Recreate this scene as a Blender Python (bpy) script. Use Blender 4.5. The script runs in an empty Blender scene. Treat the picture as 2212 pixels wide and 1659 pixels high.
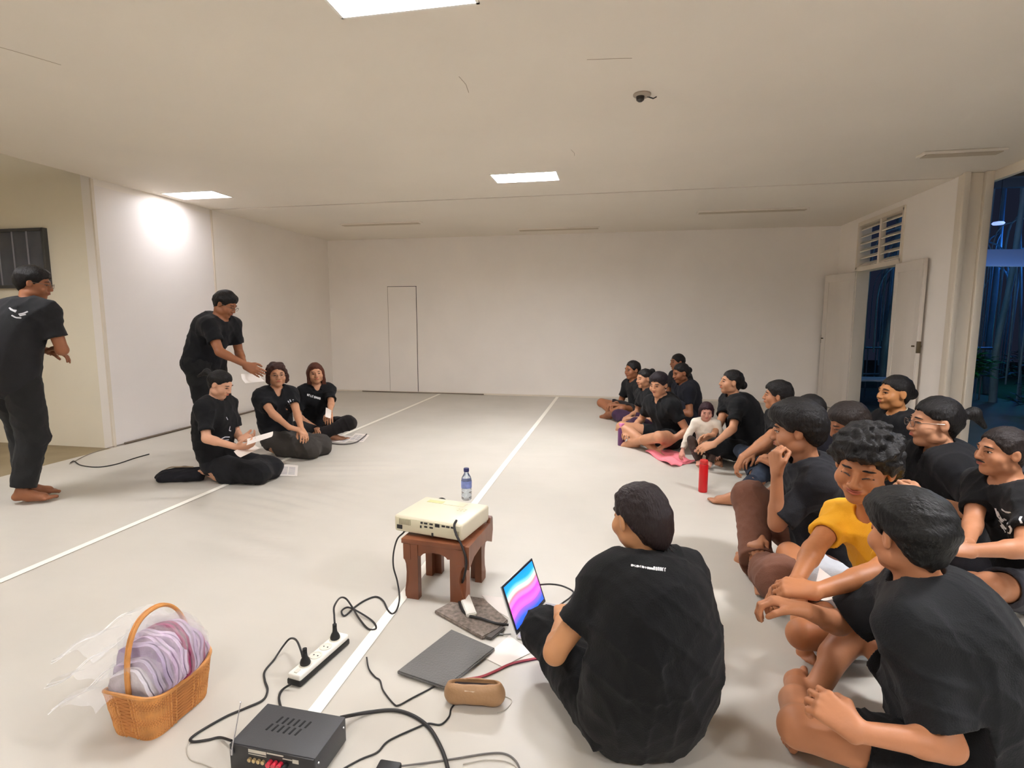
import bpy, bmesh, math, random
import numpy as np
from mathutils import Vector, Matrix
from mathutils.bvhtree import BVHTree
random.seed(7)
SC = bpy.context.scene
COL = SC.collection
# ---------------------------------------------------------------- camera, world, exposure
CAM_H, FPX = 1.35, 1180.0
YAW, PITCH = math.radians(10.95), math.radians(6.9)
cam = bpy.data.cameras.new('camera'); camo = bpy.data.objects.new('camera', cam); COL.objects.link(camo)
cam.sensor_width = 36.0; cam.lens = 36.0 * FPX / 2212.0; cam.clip_start = 0.05
camo.location = (0, 0, CAM_H); camo.rotation_euler = (math.pi / 2 - PITCH, 0, YAW)
SC.camera = camo
SC.view_settings.view_transform = 'Standard'; SC.view_settings.look = 'None'
SC.view_settings.gamma = 1.0; SC.view_settings.use_curve_mapping = False
SC.view_settings.exposure = 1.22
SC.cycles.diffuse_bounces = 8; SC.cycles.max_bounces = 14
LAMP = 26.0                     # strength of the ceiling panels
W = bpy.data.worlds.new('night'); SC.world = W; W.use_nodes = True
W.node_tree.nodes['Background'].inputs[0].default_value = (0.004, 0.005, 0.010, 1)
W.node_tree.nodes['Background'].inputs[1].default_value = 1.0

_fw = Vector((-math.sin(YAW) * math.cos(PITCH), math.cos(YAW) * math.cos(PITCH), -math.sin(PITCH)))
_rt = Vector((math.cos(YAW), math.sin(YAW), 0)); _up = _rt.cross(_fw)
def G(x, y, z=0.0):
    """point of the horizontal plane at height z that the surveyed photo point falls on"""
    d = _fw * FPX + _rt * (x - 1106) - _up * (y - 829.5)
    return Vector((0, 0, CAM_H)) + d * ((z - CAM_H) / d.z)
def PD(x, y, dist):
    """surveyed point at a known distance along the view"""
    d = _fw * FPX + _rt * (x - 1106) - _up * (y - 829.5)
    return Vector((0, 0, CAM_H)) + d * (dist / FPX)

# ---------------------------------------------------------------- materials
def lin(c): return tuple(((v / 255) / 12.92 if v / 255 <= .04045 else ((v / 255 + .055) / 1.055) ** 2.4) for v in c)
_M = {}
def mat(name, rgb, rough=.6, spec=.5, bump=0, bscale=60, var=0, vscale=8, metal=0, stretch=None, sheen=0, sss=0, trans=0, alpha=1, emit=None, estr=0, wavebump=None):
    if name in _M: return _M[name]
    m = bpy.data.materials.new(name); m.use_nodes = True; _M[name] = m
    nt = m.node_tree; b = nt.nodes['Principled BSDF']; N = nt.nodes.new; L = nt.links.new
    c = lin(rgb) + (1,)
    b.inputs['Base Color'].default_value = c
    b.inputs['Roughness'].default_value = rough; b.inputs['Metallic'].default_value = metal
    b.inputs['Specular IOR Level'].default_value = spec
    if sheen: b.inputs['Sheen Weight'].default_value = sheen; b.inputs['Sheen Roughness'].default_value = .6
    if trans: b.inputs['Transmission Weight'].default_value = trans
    if alpha < 1: b.inputs['Alpha'].default_value = alpha
    if emit: b.inputs['Emission Color'].default_value = lin(emit) + (1,); b.inputs['Emission Strength'].default_value = estr
    src = None
    if bump or var:
        tc = N('ShaderNodeTexCoord'); mp = N('ShaderNodeMapping'); L(tc.outputs['Object'], mp.inputs[0]); src = mp
        if stretch: mp.inputs['Scale'].default_value = stretch
    if var:
        n = N('ShaderNodeTexNoise'); n.inputs['Scale'].default_value = vscale; n.inputs['Detail'].default_value = 4
        L(src.outputs[0], n.inputs['Vector'])
        r = N('ShaderNodeMapRange'); r.inputs[1].default_value = .25; r.inputs[2].default_value = .75
        r.inputs[3].default_value = 1 - var; r.inputs[4].default_value = 1 + var
        L(n.outputs[0], r.inputs[0])
        mx = N('ShaderNodeVectorMath'); mx.operation = 'SCALE'; mx.inputs[0].default_value = c[:3]; L(r.outputs[0], mx.inputs['Scale'])
        L(mx.outputs[0], b.inputs['Base Color'])
    if bump:
        n = N('ShaderNodeTexNoise'); n.inputs['Scale'].default_value = bscale; n.inputs['Detail'].default_value = 5
        L(src.outputs[0], n.inputs['Vector'])
        bp = N('ShaderNodeBump'); bp.inputs['Strength'].default_value = min(1, bump); bp.inputs['Distance'].default_value = .01
        L(n.outputs[0], bp.inputs['Height']); L(bp.outputs[0], b.inputs['Normal'])
    return m

# ---------------------------------------------------------------- object helpers
def link(name, me, m=None, parent=None):
    o = bpy.data.objects.new(name, me); COL.objects.link(o)
    if m:
        for q in (m if isinstance(m, (list, tuple)) else [m]): me.materials.append(q)
    if parent: o.parent = parent
    return o
def tag(o, label=None, cat=None, group=None, kind=None):
    if label: o['label'] = label
    if cat: o['category'] = cat
    if group: o['group'] = group
    if kind: o['kind'] = kind
    return o
def empty(name, loc, label, cat, rz=0, group=None):
    o = bpy.data.objects.new(name, None); COL.objects.link(o); o.location = loc; o.rotation_euler = (0, 0, rz)
    o.empty_display_size = .05
    return tag(o, label, cat, group)
class MB:
    def __init__(s): s.bm = bmesh.new()
    def box(s, c, d, rot=None, bev=0, seg=2):
        g = bmesh.ops.create_cube(s.bm, size=1)['verts']
        M = Matrix.Translation(c) @ (rot.to_4x4() if rot else Matrix()) @ Matrix.Diagonal((d[0], d[1], d[2], 1))
        bmesh.ops.transform(s.bm, matrix=M, verts=g)
        if bev:
            es = list({e for v in g for e in v.link_edges})
            bmesh.ops.bevel(s.bm, geom=es, offset=bev, segments=seg, affect='EDGES', profile=.5)
        return s
    def prism(s, pts, z0, z1, M=None):
        """pts 2D outline (x,y) extruded from z0 to z1, then moved by M"""
        lo = [s.bm.verts.new((p[0], p[1], z0)) for p in pts]; hi = [s.bm.verts.new((p[0], p[1], z1)) for p in pts]
        n = len(pts); s.bm.faces.new(lo[::-1]); s.bm.faces.new(hi)
        for i in range(n): s.bm.faces.new((lo[i], lo[(i + 1) % n], hi[(i + 1) % n], hi[i]))
        if M is not None: bmesh.ops.transform(s.bm, matrix=M, verts=lo + hi)
        return s
    def tube(s, pts, r, seg=8, caps=True):
        pts = [Vector(p) for p in pts]; n = len(pts); rr = r if isinstance(r, (list, tuple)) else [r] * n
        rings = []; pn = None
        for i, p in enumerate(pts):
            t = (pts[min(i + 1, n - 1)] - pts[max(i - 1, 0)])
            t = t.normalized() if t.length > 1e-9 else Vector((0, 0, 1))
            if pn is None: a = Vector((0, 0, 1)) if abs(t.z) < .9 else Vector((1, 0, 0)); u = t.cross(a).normalized()
            else: u = (pn - t * pn.dot(t)); u = u.normalized() if u.length > 1e-6 else t.orthogonal().normalized()
            pn = u; v = t.cross(u)
            rings.append([s.bm.verts.new(p + (u * math.cos(2 * math.pi * k / seg) + v * math.sin(2 * math.pi * k / seg)) * rr[i]) for k in range(seg)])
        for a, b in zip(rings, rings[1:]):
            for k in range(seg): s.bm.faces.new((a[k], a[(k + 1) % seg], b[(k + 1) % seg], b[k]))
        if caps: s.bm.faces.new(rings[0][::-1]); s.bm.faces.new(rings[-1])
        return s
    def lathe(s, prof, c=(0, 0, 0), seg=24, M=None):
        rings = []; vs = []
        for r, z in prof:
            ring = [s.bm.verts.new((c[0] + max(r, 1e-4) * math.cos(2 * math.pi * k / seg), c[1] + max(r, 1e-4) * math.sin(2 * math.pi * k / seg), c[2] + z)) for k in range(seg)]
            rings.append(ring); vs += ring
        for a, b in zip(rings, rings[1:]):
            for k in range(seg): s.bm.faces.new((a[k], a[(k + 1) % seg], b[(k + 1) % seg], b[k]))
        s.bm.faces.new(rings[0][::-1]); s.bm.faces.new(rings[-1])
        if M is not None: bmesh.ops.transform(s.bm, matrix=M, verts=vs)
        return s
    def grid(s, fn, nu, nv, th=0):
        P = [[Vector(fn(i / nu, j / nv)) for j in range(nv + 1)] for i in range(nu + 1)]
        A = [[s.bm.verts.new(p) for p in r] for r in P]
        for i in range(nu):
            for j in range(nv): s.bm.faces.new((A[i][j], A[i + 1][j], A[i + 1][j + 1], A[i][j + 1]))
        if th:
            s.bm.normal_update()
            B = [[s.bm.verts.new(v.co - v.normal * th) for v in r] for r in A]
            for i in range(nu):
                for j in range(nv): s.bm.faces.new((B[i][j], B[i][j + 1], B[i + 1][j + 1], B[i + 1][j]))
            for i in range(nu):
                s.bm.faces.new((A[i][0], B[i][0], B[i + 1][0], A[i + 1][0])); s.bm.faces.new((A[i][nv], A[i + 1][nv], B[i + 1][nv], B[i][nv]))
            for j in range(nv):
                s.bm.faces.new((A[0][j], A[0][j + 1], B[0][j + 1], B[0][j])); s.bm.faces.new((A[nu][j], B[nu][j], B[nu][j + 1], A[nu][j + 1]))
        return s
    def build(s, name, m, parent=None, smooth=True, angle=40):
        bmesh.ops.recalc_face_normals(s.bm, faces=s.bm.faces)
        me = bpy.data.meshes.new(name); s.bm.to_mesh(me); s.bm.free()
        if smooth:
            for p in me.polygons: p.use_smooth = True
            try: me.set_sharp_from_angle(angle=math.radians(angle))
            except Exception: pass
        return link(name, me, m, parent)
def spline(pts, n=10):
    P = [Vector(p) for p in pts]; P = [P[0] * 2 - P[1]] + P + [P[-1] * 2 - P[-2]]; out = []
    for i in range(1, len(P) - 2):
        for k in range(n):
            t = k / n; a, b, c, d = P[i - 1:i + 3]
            out.append(.5 * ((2 * b) + (c - a) * t + (2 * a - 5 * b + 4 * c - d) * t * t + (3 * b - a - 3 * c + d) * t ** 3))
    out.append(P[-2]); return out
def structure(name, c, d, m, bev=0, parent=None, rot=None):
    o = MB().box(c, d, rot, bev).build(name, m, parent, smooth=bool(bev))
    if parent is None: o['kind'] = 'structure'
    return o

# ---------------------------------------------------------------- room
M_WALL = mat('wall_paint', (243, 237, 230), .55, bump=.03, bscale=25, var=.035, vscale=1.3)
M_WALLP = mat('wall_board', (238, 233, 230), .5, bump=.03, bscale=20, var=.02, vscale=1)
M_ALC = mat('alcove_paint', (236, 228, 208), .7, var=.04, vscale=1)
M_CEIL = mat('ceiling_paint', (232, 224, 211), .8, bump=.03, bscale=9, var=.04, vscale=.7)
M_GAP = mat('joint_shadow', (60, 52, 44), .9)
M_TRIM = mat('trim_paint', (226, 216, 200), .5, bump=.03, bscale=30)
M_DOOR = mat('door_paint', (214, 206, 196), .45, bump=.05, bscale=40, var=.04, vscale=4, stretch=(1, 1, .2))
M_WHITE = mat('white_plastic', (238, 235, 226), .4)
M_BLACK = mat('black_plastic', (26, 26, 27), .45)
M_CABLE = mat('black_cable', (34, 32, 32), .5)

XL, XR, YB, H = -5.2, 3.28, 9.3, 2.74
def floor_material():
    m = bpy.data.materials.new('dance_floor_vinyl'); m.use_nodes = True; nt = m.node_tree
    b = nt.nodes['Principled BSDF']; N = nt.nodes.new; L = nt.links.new
    tc = N('ShaderNodeTexCoord')
    n1 = N('ShaderNodeTexNoise'); n1.inputs['Scale'].default_value = .8; n1.inputs['Detail'].default_value = 5; L(tc.outputs['Object'], n1.inputs[0])
    cr = N('ShaderNodeValToRGB'); cr.color_ramp.elements[0].position = .3; cr.color_ramp.elements[0].color = lin((190, 185, 174)) + (1,)
    cr.color_ramp.elements[1].position = .7; cr.color_ramp.elements[1].color = lin((202, 196, 185)) + (1,)
    L(n1.outputs[0], cr.inputs[0]); L(cr.outputs[0], b.inputs['Base Color'])
    n2 = N('ShaderNodeTexNoise'); n2.inputs['Scale'].default_value = 3; n2.inputs['Detail'].default_value = 3; L(tc.outputs['Object'], n2.inputs[0])
    mr = N('ShaderNodeMapRange'); mr.inputs[3].default_value = .32; mr.inputs[4].default_value = .5; L(n2.outputs[0], mr.inputs[0]); L(mr.outputs[0], b.inputs['Roughness'])
    mp = N('ShaderNodeMapping'); mp.inputs['Rotation'].default_value = (0, 0, .2); mp.inputs['Scale'].default_value = (.5, 2.6, 1); L(tc.outputs['Object'], mp.inputs[0])
    n3 = N('ShaderNodeTexNoise'); n3.inputs['Scale'].default_value = 1.6; n3.inputs['Detail'].default_value = 2; L(mp.outputs[0], n3.inputs[0])
    bp = N('ShaderNodeBump'); bp.inputs['Strength'].default_value = .35; bp.inputs['Distance'].default_value = .02; L(n3.outputs[0], bp.inputs['Height'])
    L(bp.outputs[0], b.inputs['Normal']); b.inputs['Specular IOR Level'].default_value = .45
    return m
M_FLOOR = floor_material()
def floor_mesh():
    # vinyl sheet with soft wrinkle ridges in the middle of the room; one displaced grid
    x0, x1, y0, y1 = XL + .04, XR, -3.5, YB
    def axis(a, b, f0, f1, st, fi):
        out = [a]; 
        while out[-1] < b - 1e-6: out.append(min(b, out[-1] + (fi if f0 <= out[-1] < f1 else st)))
        return out
    xs = axis(x0, x1, -3.6, -.9, .25, .09); ys = axis(y0, y1, 2.2, 5.4, .25, .035)
    def hz(x, y):
        def w(cx, cy, sx, sy): return math.exp(-((x - cx) / sx) ** 2 - ((y - cy) / sy) ** 2)
        z = .008 * math.sin(46 * (y + .22 * x) + 2 * math.sin(3 * x)) * w(-2.25, 3.55, .55, .38)
        z += .006 * math.sin(38 * (y - .35 * x) + 2 * math.sin(2.5 * x)) * w(-2.2, 4.55, .5, .35)
        z += .006 * math.sin(30 * (y + .3 * x)) * w(-2.0, 2.75, .5, .2)
        return z - .0001
    bm = bmesh.new(); V = [[bm.verts.new((x, y, hz(x, y))) for y in ys] for x in xs]
    for i in range(len(xs) - 1):
        for j in range(len(ys) - 1): bm.faces.new((V[i][j], V[i + 1][j], V[i + 1][j + 1], V[i][j + 1]))
    ret = bmesh.ops.extrude_face_region(bm, geom=bm.faces[:])
    bmesh.ops.translate(bm, vec=(0, 0, -.02), verts=[v for v in ret['geom'] if isinstance(v, bmesh.types.BMVert)])
    bmesh.ops.recalc_face_normals(bm, faces=bm.faces)
    me = bpy.data.meshes.new('floor'); bm.to_mesh(me); bm.free()
    for p in me.polygons: p.use_smooth = True
    me.set_sharp_from_angle(angle=math.radians(60))
    o = link('floor', me, M_FLOOR); o['kind'] = 'structure'; return o
FLOOR = floor_mesh()
structure('floor_subfloor', ((XL + XR) / 2 - 1.6, 2.9, -.07), (XR - XL + 3.4, 12.9, .1), mat('bare_concrete', (150, 134, 104), .8, var=.15, vscale=3, bump=.2, bscale=12))
structure('wall_left', (XL - .06, (4.75 + YB) / 2, H / 2 + .1), (.12, YB - 4.75, H + .5), M_WALL)
structure('wall_back', ((XL + XR) / 2, YB + .06, H / 2 + .1), (XR - XL + .4, .12, H + .5), M_WALL)
structure('wall_alcove', (XL - 1.6, 4.81, 1.8), (2.96, .12, 3.7), M_ALC)
structure('wall_alcove_side', (XL - 3.1, 1.2, 1.8), (.12, 7.2, 3.7), M_ALC)
structure('ceiling_alcove', (XL - 1.5, 1.2, 3.7), (3.3, 7.4, .1), M_ALC)
structure('wall_rear', (-2.4, -3.5, 1.8), (12, .12, 3.8), M_WALL)
# ceiling: two runs of board with an open joint, a fascia on the garden side and holes for the lamps
LIT = [(-.94, 5.57), (-.97, 2.37), (-4.75, 5.65), (-4.75, 2.4), (-.97, -.75), (2.4, 2.3), (-4.75, -.75), (2.4, -.75)]  # garden-side and near-left panels are unseen, added to even out the light
OFF = [(-3.47, 7.76), (-.95, 8.72), (1.66, 7.75), (2.8, 5.43)]
def slab_with_holes(name, x0, x1, y0, y1, z, th, holes, m):
    xs = sorted({x0, x1, *[v for h in holes for v in (h[0], h[1]) if x0 < v < x1]})
    ys = sorted({y0, y1, *[v for h in holes for v in (h[2], h[3]) if y0 < v < y1]})
    bm = bmesh.new(); vd = {}
    def V(x, y):
        if (x, y) not in vd: vd[(x, y)] = bm.verts.new((x, y, z))
        return vd[(x, y)]
    for i in range(len(xs) - 1):
        for j in range(len(ys) - 1):
            cx, cy = (xs[i] + xs[i + 1]) / 2, (ys[j] + ys[j + 1]) / 2
            if any(h[0] < cx < h[1] and h[2] < cy < h[3] for h in holes): continue
            bm.faces.new((V(xs[i], ys[j]), V(xs[i], ys[j + 1]), V(xs[i + 1], ys[j + 1]), V(xs[i + 1], ys[j])))
    ret = bmesh.ops.extrude_face_region(bm, geom=bm.faces[:])
    bmesh.ops.translate(bm, vec=(0, 0, th), verts=[v for v in ret['geom'] if isinstance(v, bmesh.types.BMVert)])
    bmesh.ops.recalc_face_normals(bm, faces=bm.faces)
    me = bpy.data.meshes.new(name); bm.to_mesh(me); bm.free(); return link(name, me, m)
lh = [(x - .32, x + .32, y - .16, y + .16) for x, y in LIT]
cn = slab_with_holes('ceiling', XL, XR + .2, -3.5, 6.405, H, .05, [h for h in lh if h[3] < 6.4], M_CEIL); cn['kind'] = 'structure'
structure('ceiling_far', ((XL + XR + .2) / 2, (6.42 + YB) / 2, H + .02), (XR - XL + .2, YB - 6.42, .05), M_CEIL)
structure('trim_1', ((XL + XR) / 2, 6.41, H + .035), (XR - XL, .1, .02), M_GAP)
structure('trim_2', (XR + .23, 1.45, H - .02), (.05, 9.9, .14), M_TRIM)            # fascia on the garden side
structure('ceiling_roof', ((XL + XR) / 2, 2.9, H + .22), (XR - XL + .5, 12.9, .12), mat('roof_dark', (40, 38, 36), .9))
# hairline cracks in the ceiling board
ck = mat('crack', (178, 162, 142), .9)
def crack(pts, r=.0018):
    b = MB(); b.tube([(p[0], p[1], H - .0004) for p in pts], r, 4)
    o = b.build('trim_crack', ck); o['kind'] = 'structure'; return o
crack([(-.94, 3.24), (-.93, 3.35), (-.945, 3.47)]); crack([(-.42, 4.75), (-.4, 4.85), (-.405, 4.93)])
crack([(-.2, 3.17), (-.02, 3.19), (.04, 3.2)]); crack([(-3.2, 2.4), (-3.12, 2.55), (-3.06, 2.68)])
# right wall: door opening, louvred vent above, near end pillar
TH = .16; xw = XR + TH / 2
wr = MB()
wr.box((xw, (8.62 + YB) / 2, H / 2 + .1), (TH, YB - 8.62, H + .3))
wr.box((xw, (6.33 + 7.35) / 2, H / 2 + .1), (TH, 7.35 - 6.33, H + .3))
wr.box((xw, (7.35 + 8.62) / 2, (2.66 + 3) / 2), (TH, 8.62 - 7.35, .34))
o = wr.build('wall_right', M_WALL, smooth=False); o['kind'] = 'structure'
structure('trim_3', (XR + .1, 6.27, H / 2), (.24, .12, H), M_TRIM, bev=.008)      # end post
structure('trim_4', (XR - .02, 6.19, H / 2), (.05, .05, H), M_TRIM, bev=.006)
structure('trim_5', (XR + .17, 6.19, H / 2), (.07, .05, H), M_TRIM, bev=.006)
fr = MB()
for y in (7.39, 8.58): fr.box((XR + .06, y, 1.0), (.16, .07, 2.0))
fr.box((XR + .06, 7.985, 2.02), (.16, 1.26, .06)); fr.box((XR + .06, 7.985, 2.64), (.16, 1.26, .05))
for y in (7.37, 8.60): fr.box((XR + .06, y, 2.33), (.16, .04, .62))
o = fr.build('door_1', M_TRIM, smooth=False); o['kind'] = 'structure'
fr = MB(); fr.box((XR + .03, 7.985, 2.33), (.06, .045, .6)); fr.build('mullion', M_TRIM, o, smooth=False)
SL = None
for half in (0, 1):
    y0, y1 = ((7.39, 7.963), (8.007, 8.58))[half]
    for k in range(6):
        z = 2.09 + k * .098
        if SL is None:
            b = MB(); b.box((0, 0, 0), (.09, .573, .014), Matrix.Rotation(math.radians(-32), 3, 'Y'))
            SL = b.build('louvre_slat', M_TRIM, o, smooth=False); s = SL
        else: s = SL.copy(); COL.objects.link(s); s.parent = o
        s.location = (XR + .05, (y0 + y1) / 2, z)
def door_leaf(name, hinge, ang, w, h, knob_side):
    root = bpy.data.objects.new(name, None); COL.objects.link(root); root['kind'] = 'structure'
    root.location = (hinge[0], hinge[1], .01); root.rotation_euler = (0, 0, ang)
    MB().box((w / 2, 0, h / 2), (w, .035, h), bev=.003).build('panel', M_DOOR, root)
    for s in (-1, 1):
        b = MB()
        b.box((w / 2, s * .019, .06), (w - .02, .006, .1)); b.box((w / 2, s * .019, h - .06), (w - .02, .006, .1))
        b.box((.055, s * .019, h / 2), (.09, .0062, h - .02)); b.box((w - .055, s * .019, h / 2), (.09, .0062, h - .02))
        b.build('door_frame', M_DOOR, root, smooth=False)
    b = MB(); b.box((w - .012, 0, 1.02), (.03, .042, .13), bev=.004)
    b.tube([(w - .05, -.05, 1.03), (w - .05, .05, 1.03)], .009); b.build('latch', mat('brass_old', (92, 80, 62), .4, metal=.8), root)
    b = MB()
    for z in (.25, 1.0, 1.75): b.tube([(0, 0, z - .05), (0, 0, z + .05)], .009)
    b.build('hinge', mat('brass_old', (92, 80, 62), .4, metal=.8), root)
    return root
door_leaf('door_2', (XR - .01, 8.56), math.radians(106), .66, 1.98, 1)
door_leaf('door_3', (XR - .035, 7.38), math.radians(-91), .66, 1.98, 1)
# flush panel door in the back wall
d = structure('door_4', (-3.795, YB - .004, .955), (.53, .012, 1.89), M_WALL)
b = MB(); b.box((-3.527, YB - .004, .955), (.008, .009, 1.9)); b.box((-3.795, YB - .004, 1.905), (.55, .009, .008)); b.build('door_gap', M_GAP, d, smooth=False)
b = MB(); b.box((-4.065, YB - .004, .955), (.004, .007, 1.9)); b.build('door_gap', mat('soft_joint', (150, 138, 122), .9), d, smooth=False)
# left wall board and its edge strips
structure('trim_6', (XL + .004, 5.57, 1.34), (.008, 1.6, 2.66), M_WALLP)
structure('trim_7', (XL + .008, 6.39, 1.36), (.016, .025, H), M_TRIM)
structure('trim_8', (XL - .0, 4.755, 1.36), (.02, .03, H), M_TRIM)
b = MB(); b.tube(spline([(XL + .03, 4.85, .012), (XL + .028, 5.6, .013), (XL + .035, 6.6, .012), (XL + .03, 7.4, .012)], 6), .012, 6)
o = b.build('baseboard_left', mat('cable_cover', (110, 98, 84), .7)); o['kind'] = 'structure'
structure('baseboard_back', (-1.0, YB - .006, .012), (8.3, .02, .03), M_TRIM)
b = MB(); b.tube(spline([(-4.6, YB - .03, .012), (-3.6, YB - .06, .014), (-3.0, YB - .08, .02), (-2.3, YB - .03, .012)], 6), .008, 6)
o = b.build('trim_9', mat('cable_cover', (110, 98, 84), .7)); o['kind'] = 'structure'
# alcove window with louvre panes
wz0, wz1 = 1.66, 2.265
wf = MB(); wf.box((-6.55, 4.73, wz1 - .015), (1.5, .05, .03)); wf.box((-6.55, 4.73, wz0 + .015), (1.5, .05, .03))
wf.box((-5.8, 4.73, (wz0 + wz1) / 2), (.03, .05, wz1 - wz0)); wf.box((-7.3, 4.73, (wz0 + wz1) / 2), (.03, .05, wz1 - wz0))
o = wf.build('window_1', mat('window_frame_grey', (66, 66, 66), .5), smooth=False); o['kind'] = 'structure'
MGL = mat('dark_corrugated_pane', (74, 76, 84), .35, var=.25, vscale=5)
pane = None
for k in range(8):
    x = -5.815 - (k + .5) * .184
    if pane is None: pane = MB().box((0, 0, 0), (.172, .012, wz1 - wz0 - .06), Matrix.Rotation(.12, 3, 'Z'), bev=.003).build('pane', MGL, o); q = pane
    else: q = pane.copy(); COL.objects.link(q); q.parent = o
    q.location = (x, 4.725, (wz0 + wz1) / 2)
b = MB()
for k in range(8): b.box((-5.815 - k * .184 - .184, 4.716, (wz0 + wz1) / 2), (.02, .02, wz1 - wz0 - .05))
b.build('mullion', mat('pane_rib', (132, 132, 142), .4), o, smooth=False)

# floor tapes
M_TAPE = mat('white_tape', (250, 246, 234), .45)
def tape(x, y0, y1, label):
    b = MB(); b.grid(lambda u, v: (x + (v - .5) * .05 + .004 * math.sin(9 * u), y0 + (y1 - y0) * u, .0035), 60, 1)
    o = b.build('floor_tape', M_TAPE); tag(o, label, 'tape')
tape(-1.0, -1.5, YB - .02, 'white floor tape line running from the amplifier past the stool')
tape(-3.1, -1.5, YB - .05, 'white floor tape line running under the kneeling woman with papers')

# lamps
M_LED = mat('led_diffuser', (255, 252, 250), .5, emit=(250, 250, 255), estr=LAMP)
def led_for(x, y):
    if y > 5 and x > -2: return mat('led_diffuser_new', (255, 252, 250), .5, emit=(250, 250, 255), estr=LAMP * 2.6)
    if y > 5: return mat('led_diffuser_dim', (255, 252, 250), .5, emit=(250, 248, 255), estr=LAMP * .33)
    return mat('led_diffuser_fill' if x > 2 else 'led_diffuser_side', (255, 252, 250), .5, emit=(250, 250, 255), estr=LAMP * (3.0 if x > 2 else 1.5)) if abs(x) > 2 else M_LED  # garden-side panels are added fill, kept strong to brighten the right wall
M_LEDOFF = mat('led_diffuser_off', (196, 182, 160), .6)
lamp_txt = ['glowing white ceiling panel in the middle of the room beyond the camera light', 'glowing white ceiling panel cut by the top edge of the picture', 'glowing white ceiling panel beside the left wall board',
            'glowing ceiling panel near the alcove edge, outside the photo', 'glowing ceiling panel behind the camera', 'unseen fill panel added on the ceiling above the yellow shirted group, outside the photo', 'unseen fill panel added at the near left corner, outside the photo', 'unseen fill panel added at the near garden corner, outside the photo']
for (x, y), t in zip(LIT, lamp_txt):
    r = empty('ceiling_light', (x, y, H), t, 'light')
    b = MB(); b.box((0, 0, .052), (.64, .32, .008)); b.build('diffuser', led_for(x, y), r, smooth=False)
    b = MB()
    for s in (-1, 1): b.box((s * .322, 0, .026), (.006, .33, .052)); b.box((0, s * .162, .026), (.65, .006, .052))
    for s in (-1, 1): b.box((s * .325, 0, -.002), (.014, .344, .004)); b.box((0, s * .166, -.002), (.664, .014, .004))
    b.build('frame', M_WHITE, r, smooth=False)
off_txt = ['unlit slim ceiling lamp near the left corner of the far ceiling', 'unlit slim ceiling lamp closest to the back wall', 'unlit slim ceiling lamp above the group by the far right', 'unlit ceiling panel close to the garden side fascia']
for (x, y), t, w in zip(OFF, off_txt, (1.25, 1.28, 1.35, .62)):
    r = empty('ceiling_light', (x, y, H), t, 'light')
    MB().box((0, 0, -.012), (w, .14, .02), bev=.004).build('frame', M_CEIL, r)
    MB().box((0, 0, -.025), (w - .05, .1, .008)).build('diffuser', M_LEDOFF, r, smooth=False)
r = empty('smoke_detector', (.113, 3.70, H), 'small dark sensor fitting on the ceiling', 'sensor')
MB().lathe([(.055, 0), (.055, -.008), (.045, -.014), (.0, -.015)]).build('base', mat('grey_metal', (168, 156, 140), .5), r)
MB().lathe([(.026, -.014), (.024, -.035), (.012, -.045), (0, -.046)], c=(-.01, 0, 0)).build('lens', mat('dark_lens', (48, 42, 36), .3), r)
b = MB(); b.tube([(.03, .01, -.012), (.07, .03, -.02), (.09, .05, -.004)], .004, 6); b.build('wire', M_CABLE, r)
# ---------------------------------------------------------------- garden outside at night
o = structure('ground_outside', (9.5, 8, -.16), (12.0, 26, .1), mat('dark_soil', (46, 42, 40), .9, var=.3, vscale=2, bump=.4, bscale=8)); o.name = 'ground'
structure('ground_terrace', (4.9, 5.2, -.06), (3.0, 13, .1), mat('terrace_tile', (98, 92, 86), .6, var=.12, vscale=3))
BLUE = (110, 170, 255)
def spot(name, loc, e, c, sz=.2):
    l = bpy.data.lights.new(name, 'POINT'); l.energy = e; l.color = lin(c); l.shadow_soft_size = sz
    o = bpy.data.objects.new(name, l); COL.objects.link(o); o.location = loc
spot('garden_floodlight', (7.4, 12.0, 2.6), 18, (60, 140, 255)); spot('garden_floodlight', (6.9, 10.4, 2.2), 7, (60, 150, 255))
spot('garden_floodlight', (8.5, 13.2, 1.2), 14, (50, 200, 190))
# canopy outside: rafters, sheet and blue-lit fabric edge
r = empty('terrace_canopy', (5.2, 9, 0), 'dark corrugated canopy outside beyond the end pillar', 'canopy')
b = MB(); b.grid(lambda u, v: (-1.6 + 5 * u, -3.4 + 3.6 * v, 3.35 - .18 * u + .025 * math.sin(u * 110)), 120, 2, .01); b.build('roof_sheet', mat('canopy_sheet', (52, 50, 48), .7, metal=.2), r)
rf = None
for k in range(3):
    if rf is None: rf = MB().box((0, 0, 0), (5.0, .07, .12)).build('rafter', mat('dark_timber', (40, 36, 34), .7), r, smooth=False); q = rf
    else: q = rf.copy(); COL.objects.link(q); q.parent = r
    q.location = (6.1 - 5.2, 6.2 + k * 1.2 - 9, 3.12)
MB().box((6.2 - 5.2, 7.0 - 9, 2.93), (5.2, .1, .16)).build('beam', mat('dark_timber2', (70, 66, 62), .8), r, smooth=False)
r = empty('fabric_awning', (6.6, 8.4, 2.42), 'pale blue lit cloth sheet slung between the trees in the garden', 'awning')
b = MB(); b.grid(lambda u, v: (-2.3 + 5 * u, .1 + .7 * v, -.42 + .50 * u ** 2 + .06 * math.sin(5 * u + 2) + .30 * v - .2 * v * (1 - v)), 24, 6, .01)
b.build('cloth', mat('awning_cloth', (190, 210, 245), .8), r)
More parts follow.
